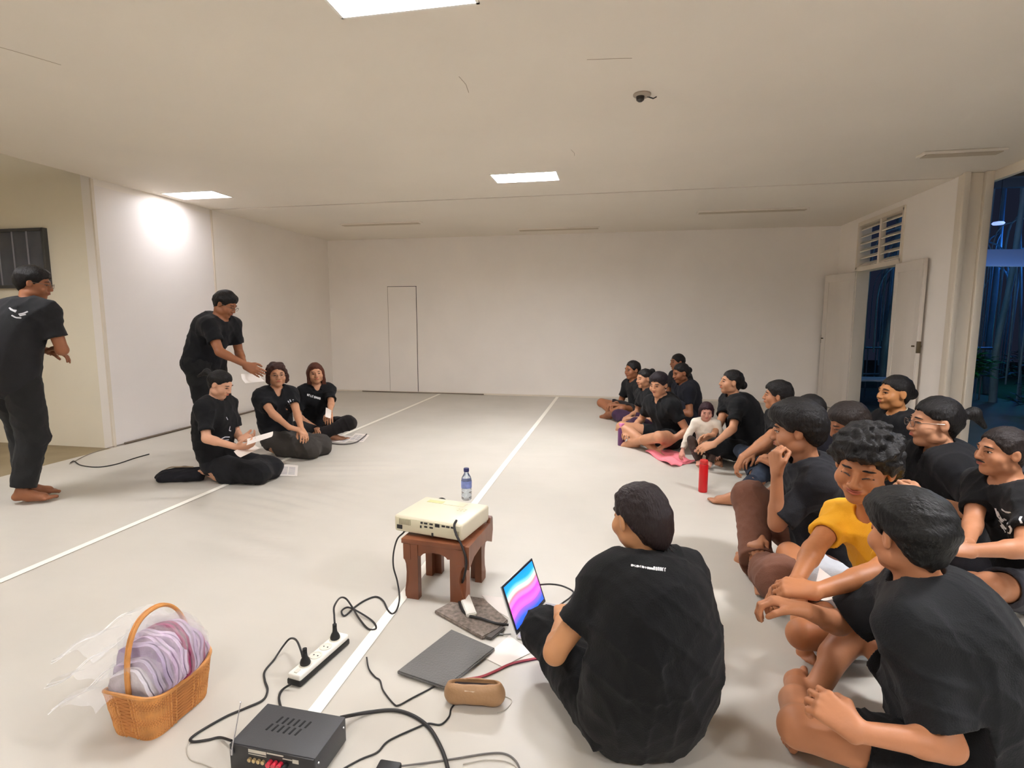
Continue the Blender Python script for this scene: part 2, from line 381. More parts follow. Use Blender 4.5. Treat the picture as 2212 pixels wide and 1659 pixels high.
for k, (x, y, z) in enumerate([(4.52, 8.2, 2.50), (4.78, 8.3, 2.56), (4.62, 8.5, 2.33)]):
    r = empty('lantern', (x, y, z), ['pale blue lantern under the canopy nearest the pillar top', 'pale blue lantern farther from the pillar', 'pale blue lantern hanging lowest above the awning'][k], 'lantern')
    MB().lathe([(.01, .025), (.055, .018), (.07, 0), (.055, -.018), (.01, -.022)]).build('shade', mat('lantern_shade', (190, 205, 255), .5, emit=(150, 175, 255), estr=.5), r)
    MB().tube([(0, 0, .02), (0, 0, 3.36 - z)], .004).build('cord', M_CABLE, r)
# slim trunks and hanging roots, each a tree of its own
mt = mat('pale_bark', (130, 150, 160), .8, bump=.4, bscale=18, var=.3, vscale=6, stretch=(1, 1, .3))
rnd = random.Random(3)
tx = [(4.95, 9.6), (5.25, 10.4), (5.5, 9.9), (5.75, 11.0), (6.0, 10.1), (6.4, 11.3), (6.7, 10.6), (7.0, 12), (7.5, 11.2), (5.3, 12.4), (6.1, 13), (5.1, 11.4), (8.2, 12.4), (4.3, 9.9), (4.25, 11.5), (4.6, 13.2)]
words = ['straight', 'leaning', 'knotty', 'forked', 'twisted', 'bare', 'pale', 'thick', 'thin', 'ribbed', 'crooked', 'slender', 'smooth', 'lone', 'shaded', 'faint']
for k, (x, y) in enumerate(tx):
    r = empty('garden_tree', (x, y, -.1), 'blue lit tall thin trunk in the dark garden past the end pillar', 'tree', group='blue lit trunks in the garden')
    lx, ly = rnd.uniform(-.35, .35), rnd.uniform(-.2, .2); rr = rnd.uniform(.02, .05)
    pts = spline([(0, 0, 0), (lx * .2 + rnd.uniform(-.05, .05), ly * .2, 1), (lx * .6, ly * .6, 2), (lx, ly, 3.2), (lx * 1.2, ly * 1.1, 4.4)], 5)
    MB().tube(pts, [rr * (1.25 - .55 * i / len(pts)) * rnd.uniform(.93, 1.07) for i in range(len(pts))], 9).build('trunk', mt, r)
    b = MB()
    for j in range(5):
        a = rnd.uniform(0, 6.28); t = rnd.uniform(.12, .3); zt = rnd.uniform(2.2, 3.2)
        b.tube(spline([(lx * .7, ly * .7, zt), (t * math.cos(a), t * math.sin(a), zt - .4), (t * math.cos(a) * 1.1, t * math.sin(a), rnd.uniform(.1, 1.2))], 5), rnd.uniform(.008, .018), 5)
    b.build('hanging_roots', mt, r)['kind'] = 'stuff'
def shrub(loc, R, n, col, label, ll=.2):
    r = empty('leafy_shrub', loc, label, 'shrub'); rn = random.Random(int(R * 1000) + n); bm = bmesh.new()
    for k in range(n):
        a = rn.uniform(0, 6.28); e = rn.uniform(-.1, 1.4); d = rn.uniform(.3, 1) * R
        c = Vector((math.cos(a) * math.cos(e) * d, math.sin(a) * math.cos(e) * d, R * .7 + math.sin(e) * d * .8 - .2 * R))
        out = Vector((math.cos(a), math.sin(a), rn.uniform(-.4, .7))).normalized(); sd = out.cross(Vector((0, 0, 1))).normalized() * ll * .18
        t = c + out * ll; m_ = c + out * ll * .5 + Vector((0, 0, ll * .12))
        v = [bm.verts.new(p) for p in (c, m_ + sd, t, m_ - sd)]; mid = bm.verts.new(m_ - Vector((0, 0, ll * .05)))
        for i in range(4): bm.faces.new((v[i], v[(i + 1) % 4], mid))
    me = bpy.data.meshes.new('foliage'); bm.to_mesh(me); bm.free()
    f = link('foliage', me, mat('leaf_%d%d%d' % col, col, .5, var=.3, vscale=4), r); f['kind'] = 'stuff'
    b = MB()
    for k in range(6):
        a = k * 1.05; b.tube([(0, 0, 0), (.3 * R * math.cos(a), .3 * R * math.sin(a), R * .6), (.6 * R * math.cos(a), .6 * R * math.sin(a), R * .9)], .012, 5)
    b.build('stem', mat('stem_dark', (60, 66, 44), .8), r)
shrub((4.75, 8.9, .35), .42, 500, (30, 120, 60), 'bright green bush lit at chest height behind the end pillar')
shrub((5.9, 8.4, -.1), .55, 500, (34, 64, 50), 'dark leafy shrub low in the garden beyond the seated man with glasses')
shrub((5.1, 6.7, -.1), .5, 400, (36, 52, 46), 'dark shrub nearest the terrace behind the moustached man')
shrub((7.5, 11.0, -.1), .8, 600, (28, 50, 44), 'large dark shrub farther out in the garden')
spot('garden_floodlight', (4.75, 8.3, 1.35), .7, (110, 255, 160), .08)
spot('garden_floodlight', (5.2, 7.9, 2.75), 7, (150, 190, 255), .1)
# things seen through the open door: railing and lit pavement strips
r = empty('metal_railing', (4.6, 10.2, -.1), 'dim metal railing seen through the open door', 'railing')
for z in (.95, .5): MB().tube([(-.9, 0, z), (1.6, .2, z)], .02).build('rail', mat('rail_metal', (120, 126, 140), .4, metal=.6), r)
for k in range(7): MB().tube([(-.8 + k * .36, .03 * k, 0), (-.8 + k * .36, .03 * k, .95)], .012).build('bar', mat('rail_metal', (120, 126, 140), .4, metal=.6), r)
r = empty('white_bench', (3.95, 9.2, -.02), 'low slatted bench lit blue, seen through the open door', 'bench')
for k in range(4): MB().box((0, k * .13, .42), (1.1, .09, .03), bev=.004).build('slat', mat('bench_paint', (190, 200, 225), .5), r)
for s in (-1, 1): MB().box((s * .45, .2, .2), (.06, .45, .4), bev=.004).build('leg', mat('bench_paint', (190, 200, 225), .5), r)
spot('garden_floodlight', (5.0, 9.3, 1.9), 2.5, (90, 190, 255), .1)
# ---------------------------------------------------------------- bodies: signed distance fields turned into one surface each
class Fld:
    def __init__(s, lo, hi, v, fine=()):
        s.ax = []
        for a in range(3):
            cuts = []; x = lo[a]; out = [x]
            while x < hi[a]:
                st = v
                for f in fine:
                    if f[0][a] - 1e-6 <= x < f[1][a]: st = min(st, f[2])
                x += st; out.append(x)
            s.ax.append(np.array(out, np.float32))
        s.D = np.full([len(a) for a in s.ax], 1.0, np.float32); s.v = v
    def reg(s, lo, hi):
        sl = []
        for a in range(3):
            i = max(0, np.searchsorted(s.ax[a], lo[a]) - 1); j = min(len(s.ax[a]), np.searchsorted(s.ax[a], hi[a]) + 1)
            if j <= i: return None
            sl.append(slice(int(i), int(j)))
        return tuple(sl)
    def put(s, prim, k=.02, mode='u'):
        fn, lo, hi = prim; m = k + 3 * s.v
        r = s.reg(lo - m, hi + m)
        if r is None: return
        X = s.ax[0][r[0]][:, None, None]; Y = s.ax[1][r[1]][None, :, None]; Z = s.ax[2][r[2]][None, None, :]
        d = fn(X, Y, Z).astype(np.float32); D = s.D[r]
        if mode == 'u':
            h = np.maximum(k - np.abs(D - d), 0) / k; s.D[r] = np.minimum(D, d) - h * h * k * .25
        else:  # subtract
            d = -d; h = np.maximum(k - np.abs(D - d), 0) / k; s.D[r] = np.maximum(D, d) + h * h * k * .25
    def clip(s, fn, k=.004):
        """keep the side where fn < 0"""
        X = s.ax[0][:, None, None]; Y = s.ax[1][None, :, None]; Z = s.ax[2][None, None, :]
        d = np.broadcast_to(fn(X, Y, Z).astype(np.float32), s.D.shape); D = s.D
        h = np.maximum(k - np.abs(D - d), 0) / k; s.D = np.maximum(D, d) + h * h * k * .25
    def noise(s, amp, freq, seed, lo=None, hi=None, stretch=(1, 1, 1)):
        rs = np.random.RandomState(seed); r = tuple([slice(None)] * 3) if lo is None else s.reg(np.array(lo), np.array(hi))
        if r is None: return
        X = s.ax[0][r[0]][:, None, None] * stretch[0]; Y = s.ax[1][r[1]][None, :, None] * stretch[1]; Z = s.ax[2][r[2]][None, None, :] * stretch[2]
        D = s.D[r]; near = np.abs(D) < amp * 3 + .03
        idx = np.nonzero(near)
        if len(idx[0]) == 0: return
        x, y, z = X[idx[0], 0, 0], Y[0, idx[1], 0], Z[0, 0, idx[2]]
        t = 0
        for q in range(4):
            a = rs.randn(3); a /= np.linalg.norm(a); b = rs.randn(3); b /= np.linalg.norm(b); f = freq * (.6 + .45 * q)
            t = t + np.sin(f * (a[0] * x + a[1] * y + a[2] * z) + rs.rand() * 6 + 1.6 * np.sin(f * .6 * (b[0] * x + b[1] * y + b[2] * z))) / (1 + .5 * q)
        D[idx] += (amp * t * .5).astype(np.float32)
    def folds(s, amp, freq, seed, dirs, sharp=3):
        rs = np.random.RandomState(seed); idx = np.nonzero(np.abs(s.D) < amp * 3 + .02)
        x, y, z = s.ax[0][idx[0]], s.ax[1][idx[1]], s.ax[2][idx[2]]; t = 0
        for d in dirs:
            d = unit(d); b = rs.randn(3); b /= np.linalg.norm(b); c = rs.randn(3); c /= np.linalg.norm(c)
            w = np.sin(freq * (d[0] * x + d[1] * y + d[2] * z) + rs.rand() * 6 + 1.9 * np.sin(freq * .38 * (b[0] * x + b[1] * y + b[2] * z) + rs.rand() * 6))
            g = np.clip(.5 + .9 * np.sin(freq * .27 * (c[0] * x + c[1] * y + c[2] * z) + rs.rand() * 6), 0, 1)
            t = t + (1 - np.abs(w)) ** sharp * g
        s.D[idx] -= (amp * t).astype(np.float32)
    def mesh(s, name, m, parent, scale=1.0):
        D = s.D; S = D < 0
        nx, ny, nz = D.shape
        c = [(0, 0, 0), (1, 0, 0), (0, 1, 0), (1, 1, 0), (0, 0, 1), (1, 0, 1), (0, 1, 1), (1, 1, 1)]
        cnt = np.zeros((nx - 1, ny - 1, nz - 1), np.uint8)
        for (i, j, k) in c: cnt += S[i:nx - 1 + i, j:ny - 1 + j, k:nz - 1 + k]
        act = (cnt > 0) & (cnt < 8); ai = np.argwhere(act)
        if len(ai) == 0: return None
        idx = -np.ones(cnt.shape, np.int32); idx[act] = np.arange(len(ai))
        pos = np.zeros((len(ai), 3)); num = np.zeros(len(ai))
        v = [D[ai[:, 0] + i, ai[:, 1] + j, ai[:, 2] + k] for (i, j, k) in c]
        E_ = [(0, 1), (2, 3), (4, 5), (6, 7), (0, 2), (1, 3), (4, 6), (5, 7), (0, 4), (1, 5), (2, 6), (3, 7)]
        for a, b in E_:
            cr = (v[a] < 0) != (v[b] < 0); t = np.where(cr, v[a] / np.where(cr, v[a] - v[b], 1), 0)
            pa, pb = np.array(c[a]), np.array(c[b])
            pos += cr[:, None] * (pa + t[:, None] * (pb - pa)); num += cr
        pos = ai + pos / num[:, None]
        P = np.empty_like(pos)
        for a in range(3): P[:, a] = np.interp(pos[:, a], np.arange(len(s.ax[a])), s.ax[a])
        F = []
        for a in range(3):
            sl0 = [slice(None)] * 3; sl1 = [slice(None)] * 3; sl0[a] = slice(0, -1); sl1[a] = slice(1, None)
            A, B = S[tuple(sl0)], S[tuple(sl1)]
            ch = A != B; b_, c_ = [(1, 2), (2, 0), (0, 1)][a]
            e = np.argwhere(ch); e = e[(e[:, b_] > 0) & (e[:, c_] > 0) & (e[:, b_] < D.shape[b_] - 1) & (e[:, c_] < D.shape[c_] - 1)]
            def cell(db, dc):
                q = e.copy(); q[:, b_] -= db; q[:, c_] -= dc; return idx[q[:, 0], q[:, 1], q[:, 2]]
            q = np.stack([cell(1, 1), cell(0, 1), cell(0, 0), cell(1, 0)], 1)
            ins = A[e[:, 0], e[:, 1], e[:, 2]]; q[~ins] = q[~ins][:, ::-1]; F.append(q)
        F = np.concatenate(F); F = F[(F >= 0).all(1)]
        P = P * scale
        me = bpy.data.meshes.new(name); me.vertices.add(len(P)); me.vertices.foreach_set('co', P.astype(np.float32).ravel())
        me.loops.add(F.size); me.loops.foreach_set('vertex_index', F.astype(np.int32).ravel())
        me.polygons.add(len(F)); me.polygons.foreach_set('loop_start', np.arange(0, F.size, 4, dtype=np.int32))
        me.update(calc_edges=True); me.polygons.foreach_set('use_smooth', np.ones(len(F), bool)); me.validate()
        return link(name, me, m, parent)
A_ = lambda p: np.array(p, np.float64)
def cone(a, b, ra, rb=None):
    a, b = A_(a), A_(b); rb = ra if rb is None else rb; d = b - a; L = max(float(d @ d), 1e-9); R = max(ra, rb)
    def fn(X, Y, Z):
        x, y, z = X - a[0], Y - a[1], Z - a[2]
        h = np.clip((x * d[0] + y * d[1] + z * d[2]) / L, 0, 1)
        return np.sqrt((x - h * d[0]) ** 2 + (y - h * d[1]) ** 2 + (z - h * d[2]) ** 2) - (ra + (rb - ra) * h)
    return fn, np.minimum(a, b) - R, np.maximum(a, b) + R
def ell(c, r, B=None):
    c, r = A_(c), A_(r); B = np.eye(3) if B is None else B; R = np.sqrt(((B * r) ** 2).sum(1))
    def fn(X, Y, Z):
        x, y, z = X - c[0], Y - c[1], Z - c[2]; q0 = 0; q1 = 0
        for i in range(3):
            t = x * B[0, i] + y * B[1, i] + z * B[2, i]; q0 = q0 + (t / r[i]) ** 2; q1 = q1 + (t / r[i] ** 2) ** 2
        q0 = np.sqrt(q0); return q0 * (q0 - 1) / np.maximum(np.sqrt(q1), 1e-6)
    return fn, c - R, c + R
def unit(v): v = A_(v); return v / max(np.linalg.norm(v), 1e-9)
def basis(f, u):
    """columns right, forward, up"""
    f = unit(f); r = unit(np.cross(f, u)); return np.stack([r, f, np.cross(r, f)], 1)
def ik(a, t, l1, l2, pole):
    a, t, pole = A_(a), A_(t), A_(pole); d = t - a; L = np.linalg.norm(d)
    if L > (l1 + l2) * .995: t = a + d / L * (l1 + l2) * .995; d = t - a; L = np.linalg.norm(d)
    x = (l1 * l1 - l2 * l2 + L * L) / (2 * L); h = math.sqrt(max(l1 * l1 - x * x, 0)); u = d / L
    p = pole - u * (pole @ u); return a + u * x + unit(p) * h, t
def rotz(v, a): c, s = math.cos(a), math.sin(a); return A_((v[0] * c - v[1] * s, v[0] * s + v[1] * c, v[2]))
def ball(mb, c, r, B, seg=14):
    g = bmesh.ops.create_uvsphere(mb.bm, u_segments=seg, v_segments=max(6, seg // 2), radius=1)['verts']
    M = Matrix([[B[i][j] * r[j] for j in range(3)] + [c[i]] for i in range(3)] + [[0, 0, 0, 1]])
    bmesh.ops.transform(mb.bm, matrix=M, verts=g)

def skin_mat(t): return mat('skin_%d_%d_%d' % t, tuple(v * .95 for v in t), .5, spec=.35, bump=.04, bscale=120, var=.06, vscale=14)
def hair_mat(c=(24, 21, 20)): return mat('hair_%d_%d_%d' % c, c, .5, spec=.25, bump=.7, bscale=90, stretch=(2.2, 1, .35))
def cloth_mat(c, rough=.85): return mat('cloth_%d_%d_%d' % c, c, rough, spec=.2, bump=.25, bscale=220, var=.08, vscale=5, sheen=.04)
BLK = (17, 17, 19)

def person(label, head, dist, face, s=1.0, pz=.10, lf=.12, ls=0.0, htop=True, look=(0, 0, 0), tw=0, legs=None, hands=None, elb=None,
           skin=(176, 118, 84), hair='short', haircol=(24, 21, 20), shirt=BLK, pants=None, shorts=None, shoulders=.165, bulk=1.0, fem=False, vox=.008, hv=.005,
           sleeve=.62, neckcut='round', foot=None, wrist=None, hs=1.0, extra=None, slouch=.05, hem=-.06, group=None, pants_r=1.0, glasses=False, smile=False, curl=.5,
           moustache=False, loose=.0, hip_w=1.0, eyes='open', beard=False, lapfill=False, nd=0.0):
    """head = photo point of the top of the head; dist = distance along the view. Everything below is solved from it."""
    top = PD(head[0], head[1], dist) if len(head) == 2 else Vector(head)
    F_ = math.radians(face)
    hl = .225 * hs
    if fem and shoulders == .165: shoulders = .150
    cs, sn = math.cos(F_), math.sin(F_)
    # head frame in local axes
    yw, pt, rl = [math.radians(v) for v in look]
    R = (Matrix.Rotation(yw, 3, 'Z') @ Matrix.Rotation(pt, 3, 'X') @ Matrix.Rotation(rl, 3, 'Y'))
    HB = np.array(R)
    # local head centre is at (0,0,hz) after choosing root; root is under the pelvis
    hc = A_(top) - rotz(HB @ A_((0, -.005, .118 * hs * s)), F_)
    nb = hc - rotz(HB @ A_((0, .02, .105 * hs * s)) * .55 + A_((0, .028 + nd * .8, .088 + nd)) * s, F_)      # neck base, world
    off = rotz(A_((ls, lf, 0)) * 1.0, F_)
    root = A_((nb[0] - off[0], nb[1] - off[1], 0))
    e = empty('person', tuple(root), label, 'person', F_, group)
    loc = lambda w: rotz(A_(w) - root, -F_) / s
    HC, NB = loc(hc), loc(nb); PEL = A_((0, 0, pz / s if pz < .5 else pz / s))
    up = unit(NB - PEL); Lsp = np.linalg.norm(NB - PEL)
    twr = math.radians(tw); SR = A_((math.cos(twr), math.sin(twr), 0))       # shoulder line
    fwd = A_((-math.sin(twr), math.cos(twr), 0))
    ctrl = lambda t: PEL * (1 - t) + NB * t + A_((0, -1, 0)) * slouch * math.sin(math.pi * t)
    waist, chest = ctrl(.36), ctrl(.72)
    sh = {}
    for sg, n in ((1, 'R'), (-1, 'L')): sh[n] = NB + SR * sg * shoulders - A_((0, 0, .045)) + fwd * .012
    hip = {n: PEL + A_((sg * .088 * hip_w, .01, 0)) for sg, n in ((1, 'R'), (-1, 'L'))}
    tow = lambda v: loc(v) if v is not None else None
    l1, l2, u1, u2 = .415, .395, .285, .25
    J = {}
    for sg, n in ((1, 'R'), (-1, 'L')):
        an, pole = legs[n]
        an = tow(an[1:]) if an[0] == 'w' else A_(an)
        J['k' + n], J['a' + n] = ik(hip[n], an, l1, l2, pole)
        hd = hands[n]; hd = tow(hd[1:]) if hd[0] == 'w' else A_(hd)
        po = (elb or {}).get(n, (sg * .7, -.5, -.6))
        J['e' + n], J['w' + n] = ik(sh[n], hd, u1, u2, po)
    # ---- skin
    allp = np.array([HC + A_((0, 0, .17)), HC, *sh.values(), *hip.values(), *[J[q] for q in J]])
    lo = allp.min(0) - .26; hi = allp.max(0) + .2; lo[2] = max(lo[2], -.03)
    hr = .135 * hs
    near = [(HC - hr, HC + hr, hv)]
    Bd = Fld(lo, hi, vox, near)
    TB = basis(fwd, up); PB = basis((0, 1, 0), unit(waist - PEL + A_((0, 0, .2))))
    b = bulk; fm = .93 if fem else 1.0
    def torso(F, o, kk=.06):
        F.put(ell(PEL + A_((0, -.005, .02)), ((.158 * hip_w + o) * b ** .6, (.11 + o) * b ** .7, .125 + o), PB), kk)
        F.put(ell(waist, ((.132 * fm + o) * b, (.098 + o) * b, .15 + o), TB), kk)
        F.put(ell(chest, ((.155 * fm + o) * b ** .7, (.108 + o) * b ** .7, .17 + o), TB), kk)
        F.put(cone(sh['L'] + A_((0, 0, -.01)), sh['R'] + A_((0, 0, -.01)), .052 + o), kk)
        F.put(cone(sh['L'] * .55 + NB * .45 + A_((0, -.01, .0)), sh['R'] * .55 + NB * .45 + A_((0, -.01, .0)), .045 + o), .04)
        if fem:
            for q in (-1, 1): F.put(ell(chest + TB @ A_((q * .068, .085, -.02)), (.062 + o, .055 + o, .06 + o), TB), .04)
    torso(Bd, 0)
    nr = .046 if fem else .054
    Bd.put(cone(NB + A_((0, 0, -.02)), HC + HB @ A_((0, -.022, -.055)), nr * 1.1, nr), .035)
    H_ = lambda p, q=None: HC + HB @ (A_(p) * hs)
    E = lambda c, r, k, md='u', B2=None: Bd.put(ell(H_(c), A_(r) * hs, HB if B2 is None else HB @ B2), k, md)
    E((0, -.014, .030), (.074, .091, .084), .02)
    E((0, .028, -.030), (.060, .056, .078), .03)
    E((0, .058, -.090), (.026, .022, .020), .025)
    for q in (-1, 1):
        E((q * .044, .050, -.028), (.026, .030, .028), .02)
        E((q * .050, .008, -.064), (.018, .035, .022), .02)
    Bd.put(cone(H_((-.030, .074, .024)), H_((.030, .074, .024)), .011 * hs), .014)
    for q in (-1, 1): E((q * .031, .097, .004), (.019, .014, .013), .010, 's')
    Bd.put(cone(H_((0, .086, .010)), H_((0, .0995, -.026)), .008 * hs, .0120 * hs), .010)
    for q in (-1, 1): E((q * .013, .092, -.029), (.010, .012, .008), .006)
    E((0, .081, -.052), (.026 if not smile else .033, .013, .015), .010)
    for q in (-1, 1):
        rot = np.array(Matrix.Rotation(q * .35, 3, 'Z'))
        E((q * .079, -.006, -.002), (.0085, .018, .029), .006, 'u', rot)
        E((q * .089, .002, -.001), (.008, .009, .015), .005, 's', rot)
    for n, sg in (('R', 1), ('L', -1)):
        Bd.put(cone(sh[n], J['e' + n], .049 * fm * b ** .5, .037 * fm), .035)
        Bd.put(cone(J['e' + n], J['w' + n], .038 * fm, .025), .015)
        m_ = J['e' + n] * .72 + J['w' + n] * .28; Bd.put(cone(J['e' + n] * .9 + J['w' + n] * .1, m_, .035 * fm, .036 * fm), .02)
        # thigh, shin, calf
        Bd.put(cone(hip[n], J['k' + n], .088 * b ** .3, .055), .04)
        Bd.put(cone(J['k' + n], J['a' + n], .052, .036), .02)
        dn = unit(J['a' + n] - J['k' + n]); back = unit(J['k' + n] - hip[n]); back = unit(back - dn * (back @ dn)) if abs(back @ dn) < .98 else A_((0, -1, 0))
        Bd.put(cone(J['k' + n] + dn * .1 + -back * -.018 * -1, J['k' + n] + dn * .2 + back * .012, .046, .040), .03)
        # foot
        fd, fu = (foot or {}).get(n, (None, None))
        if fd is None: fd = A_((dn[0], dn[1] + .3, -.35)); fu = A_((0, 0, 1))
        FB = basis(fd, fu); f0 = J['a' + n]; T = lambda x, y, z: f0 + FB @ A_((x, y, z))
        Bd.put(cone(T(0, -.035, -.035), T(0, .05, -.03), .030, .030), .025)
        Bd.put(cone(f0, T(0, .10, -.035), .034, .026), .025)
        Bd.put(cone(T(-.018, .13, -.045), T(.018, .13, -.045), .020), .03)
        Bd.put(cone(T(0, .04, -.045), T(0, .13, -.045), .028, .026), .02)
        for i in range(5):
            tx_ = (i - 2) * .0155 * 1.0; big = (i == 0) if n == 'R' else (i == 4); ln = .195 - abs(i - (0 if n == 'R' else 4)) * .009
            Bd.put(cone(T(tx_, .14, -.050), T(tx_ * 1.05, ln, -.054), .010, .013 if big else .0095), .006)
        # hand
        fa = unit(J['w' + n] - J['e' + n]); hd, hn = (wrist or {}).get(n, (None, None))
        hd = fa if hd is None else unit(hd); hn = A_((0, 0, -1)) if hn is None else A_(hn)
        HN = unit(hn - hd * (hn @ hd)); S_ = np.cross(HN, hd) * (1 if n == 'R' else -1) * -1
        w0 = J['w' + n]; P_ = lambda a, s_, q: w0 + hd * a + S_ * s_ + HN * q
        kn = [P_(.088, .030, .002), P_(.094, .010, 0), P_(.090, -.011, .001), P_(.082, -.030, .003)]
        for i, kk in enumerate(kn): Bd.put(cone(P_(.0, (.016, .006, -.006, -.016)[i], 0), kk, .017, .0125), .012)
        cr = curl.get(n, .5) if isinstance(curl, dict) else curl
        for i, kk in enumerate(kn):
            L3 = A_([(.040, .026, .020), (.044, .029, .021), (.041, .027, .020), (.032, .021, .018)][i]); p = kk; ang = 0
            sp = (.10, .03, -.04, -.12)[i]
            for j in range(3):
                ang += cr * (.9, 1.1, .7)[j]; dd = unit((hd + S_ * sp) * math.cos(ang) + HN * math.sin(ang)); p2 = p + dd * L3[j]
                Bd.put(cone(p, p2, .0098 - .0008 * j, .0090 - .0008 * j), .004 if j else .006); p = p2
        t0, t1 = P_(.018, .020, .004), P_(.050, .048, .012)
        t2 = t1 + unit(hd * .85 + S_ * (.45 - .5 * cr) + HN * (.25 + .5 * cr)) * .034; t3 = t2 + unit(hd * .8 + HN * (.3 + .7 * cr) - S_ * .3 * cr) * .026
        Bd.put(cone(t0, t1, .017, .0125), .012); Bd.put(cone(t1, t2, .0120, .0108), .006); Bd.put(cone(t2, t3, .0108, .0092), .005)
    Bd.mesh('body', skin_mat(skin), e, s)
    # ---- shirt
    if shirt is not None:
        Sh = Fld(lo, hi, vox)
        o = .016 + loose * .5
        torso(Sh, o, .07)
        if loose: Sh.put(ell(ctrl(.42), (.15 * b + loose, .125 * b + loose, .24), TB), .1)
        sr = {}
        for n in 'RL':
            d = J['e' + n] - sh[n]; end = sh[n] + d * sleeve
            if sleeve > 1: end = J['e' + n] + (J['w' + n] - J['e' + n]) * (sleeve - 1)
            if sleeve <= 1: Sh.put(cone(sh[n] * .93 + NB * .07 - A_((0, 0, .006)), sh[n] + d * (sleeve + .12), .053 * fm * b ** .5, (.061 if not fem else .056) * fm * b ** .5 + loose * .35), .06)
            else: Sh.put(cone(sh[n], J['e' + n], .064 * fm, .056), .045); Sh.put(cone(J['e' + n], end + unit(J['w' + n] - J['e' + n]) * .03, .056, .045), .03)
            sr[n] = (end, unit(d) if sleeve <= 1 else unit(J['w' + n] - J['e' + n]))
        sd_ = int(abs(head[0]) * 5 + abs(head[1])) % 983; Sh.folds(.0055, 30, sd_, [(1, .2, .5), (-1, .2, .6), (.2, 1, -.5), (.3, -.2, 1)], 2.2); Sh.folds(.0016, 64, sd_ + 1, [(1, .1, .7), (-.8, .3, .9)]); Sh.noise(.0045, 22, int(abs(head[0]) * 7) % 997, stretch=(1, 1, .6)); Sh.noise(.003, 50, int(abs(head[1]) * 11) % 997)
        Sh.clip(lambda X, Y, Z: (PEL[2] + hem + .010 * np.sin(X * 17 + 1)) - Z + 0 * Y, .01) if pz > .5 else Sh.clip(lambda X, Y, Z: .008 - Z + 0 * X + 0 * Y, .006)
        for n in 'RL':
            E0, d = sr[n]; d = A_(d); m_ = .13
            # local cut at the sleeve end: only inside a ball round it
            r = Sh.reg(E0 - m_, E0 + m_)
            if r is not None:
                X = Sh.ax[0][r[0]][:, None, None]; Y = Sh.ax[1][r[1]][None, :, None]; Z = Sh.ax[2][r[2]][None, None, :]
                pl = (X - E0[0]) * d[0] + (Y - E0[1]) * d[1] + (Z - E0[2]) * d[2]
                ax = np.sqrt(np.maximum((X - E0[0]) ** 2 + (Y - E0[1]) ** 2 + (Z - E0[2]) ** 2 - pl ** 2, 0))
                cut = np.minimum(pl, .085 * b ** .5 + loose * .3 - ax); Sh.D[r] = np.where(pl > -.02, np.maximum(Sh.D[r], cut), Sh.D[r])
            ra = (.043 if sleeve <= 1 else .034) * fm * b ** .5
            Sh.put(cone(E0 - d * .035, E0 + d * .05, ra * .9, ra + .009 + loose * .25), .004, 's')
        nk = unit(HC - NB)
        Sh.put(cone(NB + nk * .035 + fwd * .01, NB + nk * .14, nr + .018, nr + .06), .004, 's')
        if neckcut == 'v': Sh.put(cone(NB + fwd * .07 + A_((0, 0, .0)), NB + fwd * .135 - A_((0, 0, .085)), .036, .008), .006, 's')
        so = Sh.mesh('shirt', cloth_mat(shirt), e, s)
        if neckcut == 'v':   # polo collar
            Cf = Fld(NB - .12, NB + .14, .006)
            for q in (-1, 1):
                Cf.put(cone(NB + A_((0, 0, .012)) - fwd * .06 + SR * q * .02, NB + SR * q * .066 + fwd * .0 + A_((0, 0, .002)), .013, .013), .01)
                Cf.put(cone(NB + SR * q * .066 + A_((0, 0, .002)), NB + SR * q * .040 + fwd * .085 - A_((0, 0, .028)), .013, .010), .01)
            Cf.mesh('collar', cloth_mat(shirt), e, s)
    # ---- trousers or shorts
    lw = pants or shorts
    if lw is not None:
        Pt = Fld(lo, hi, vox); o = .015
        Pt.put(ell(PEL + A_((0, -.005, .02)), ((.158 * hip_w + .007) * b ** .6, (.11 + .007) * b ** .7, .125 + .007), PB), .05)
        Pt.clip(lambda X, Y, Z: Z - (PEL[2] + .17) + 0 * X + 0 * Y)
        if lapfill: Pt.put(cone(J['kR'] * .85 + hip['R'] * .15, J['kL'] * .85 + hip['L'] * .15, .062 * pants_r), .07); Pt.put(cone(J['aR'] * .8 + J['kR'] * .2, J['aL'] * .8 + J['kL'] * .2, .055), .07); Pt.put(cone((J['aR'] + J['aL']) / 2, (J['kR'] + J['kL']) / 2, .06, .07), .08)
        for n in 'RL':
            K_, A0 = J['k' + n], J['a' + n]; g = unit(A0 - K_)
            if pants:
                Pt.put(cone(hip[n], K_, (.100 + .006 * pants_r) * b ** .3, .062 * pants_r), .04)
                Pt.put(cone(K_, A0 - g * .01, .062 * pants_r, .048 * pants_r), .03)
            else:
                fr_ = shorts[3] if len(shorts) > 3 else .78
                Pt.put(cone(hip[n], hip[n] + (K_ - hip[n]) * (fr_ + .08), .104 * b ** .3, .080), .04)
        Pt.noise(.007, 24, int(abs(head[0]) * 3) % 991); Pt.noise(.003, 55, int(abs(head[1]) * 5) % 991)
        sd_ = int(abs(head[0]) * 3 + abs(head[1])) % 977; Pt.folds(.006, 30, sd_, [(1, .2, .5), (-1, .4, .3), (.2, 1, -.5)]); Pt.folds(.002, 62, sd_ + 1, [(1, .5, .2), (-.8, .8, .3)])
        Pt.clip(lambda X, Y, Z: .002 - Z + 0 * X + 0 * Y)
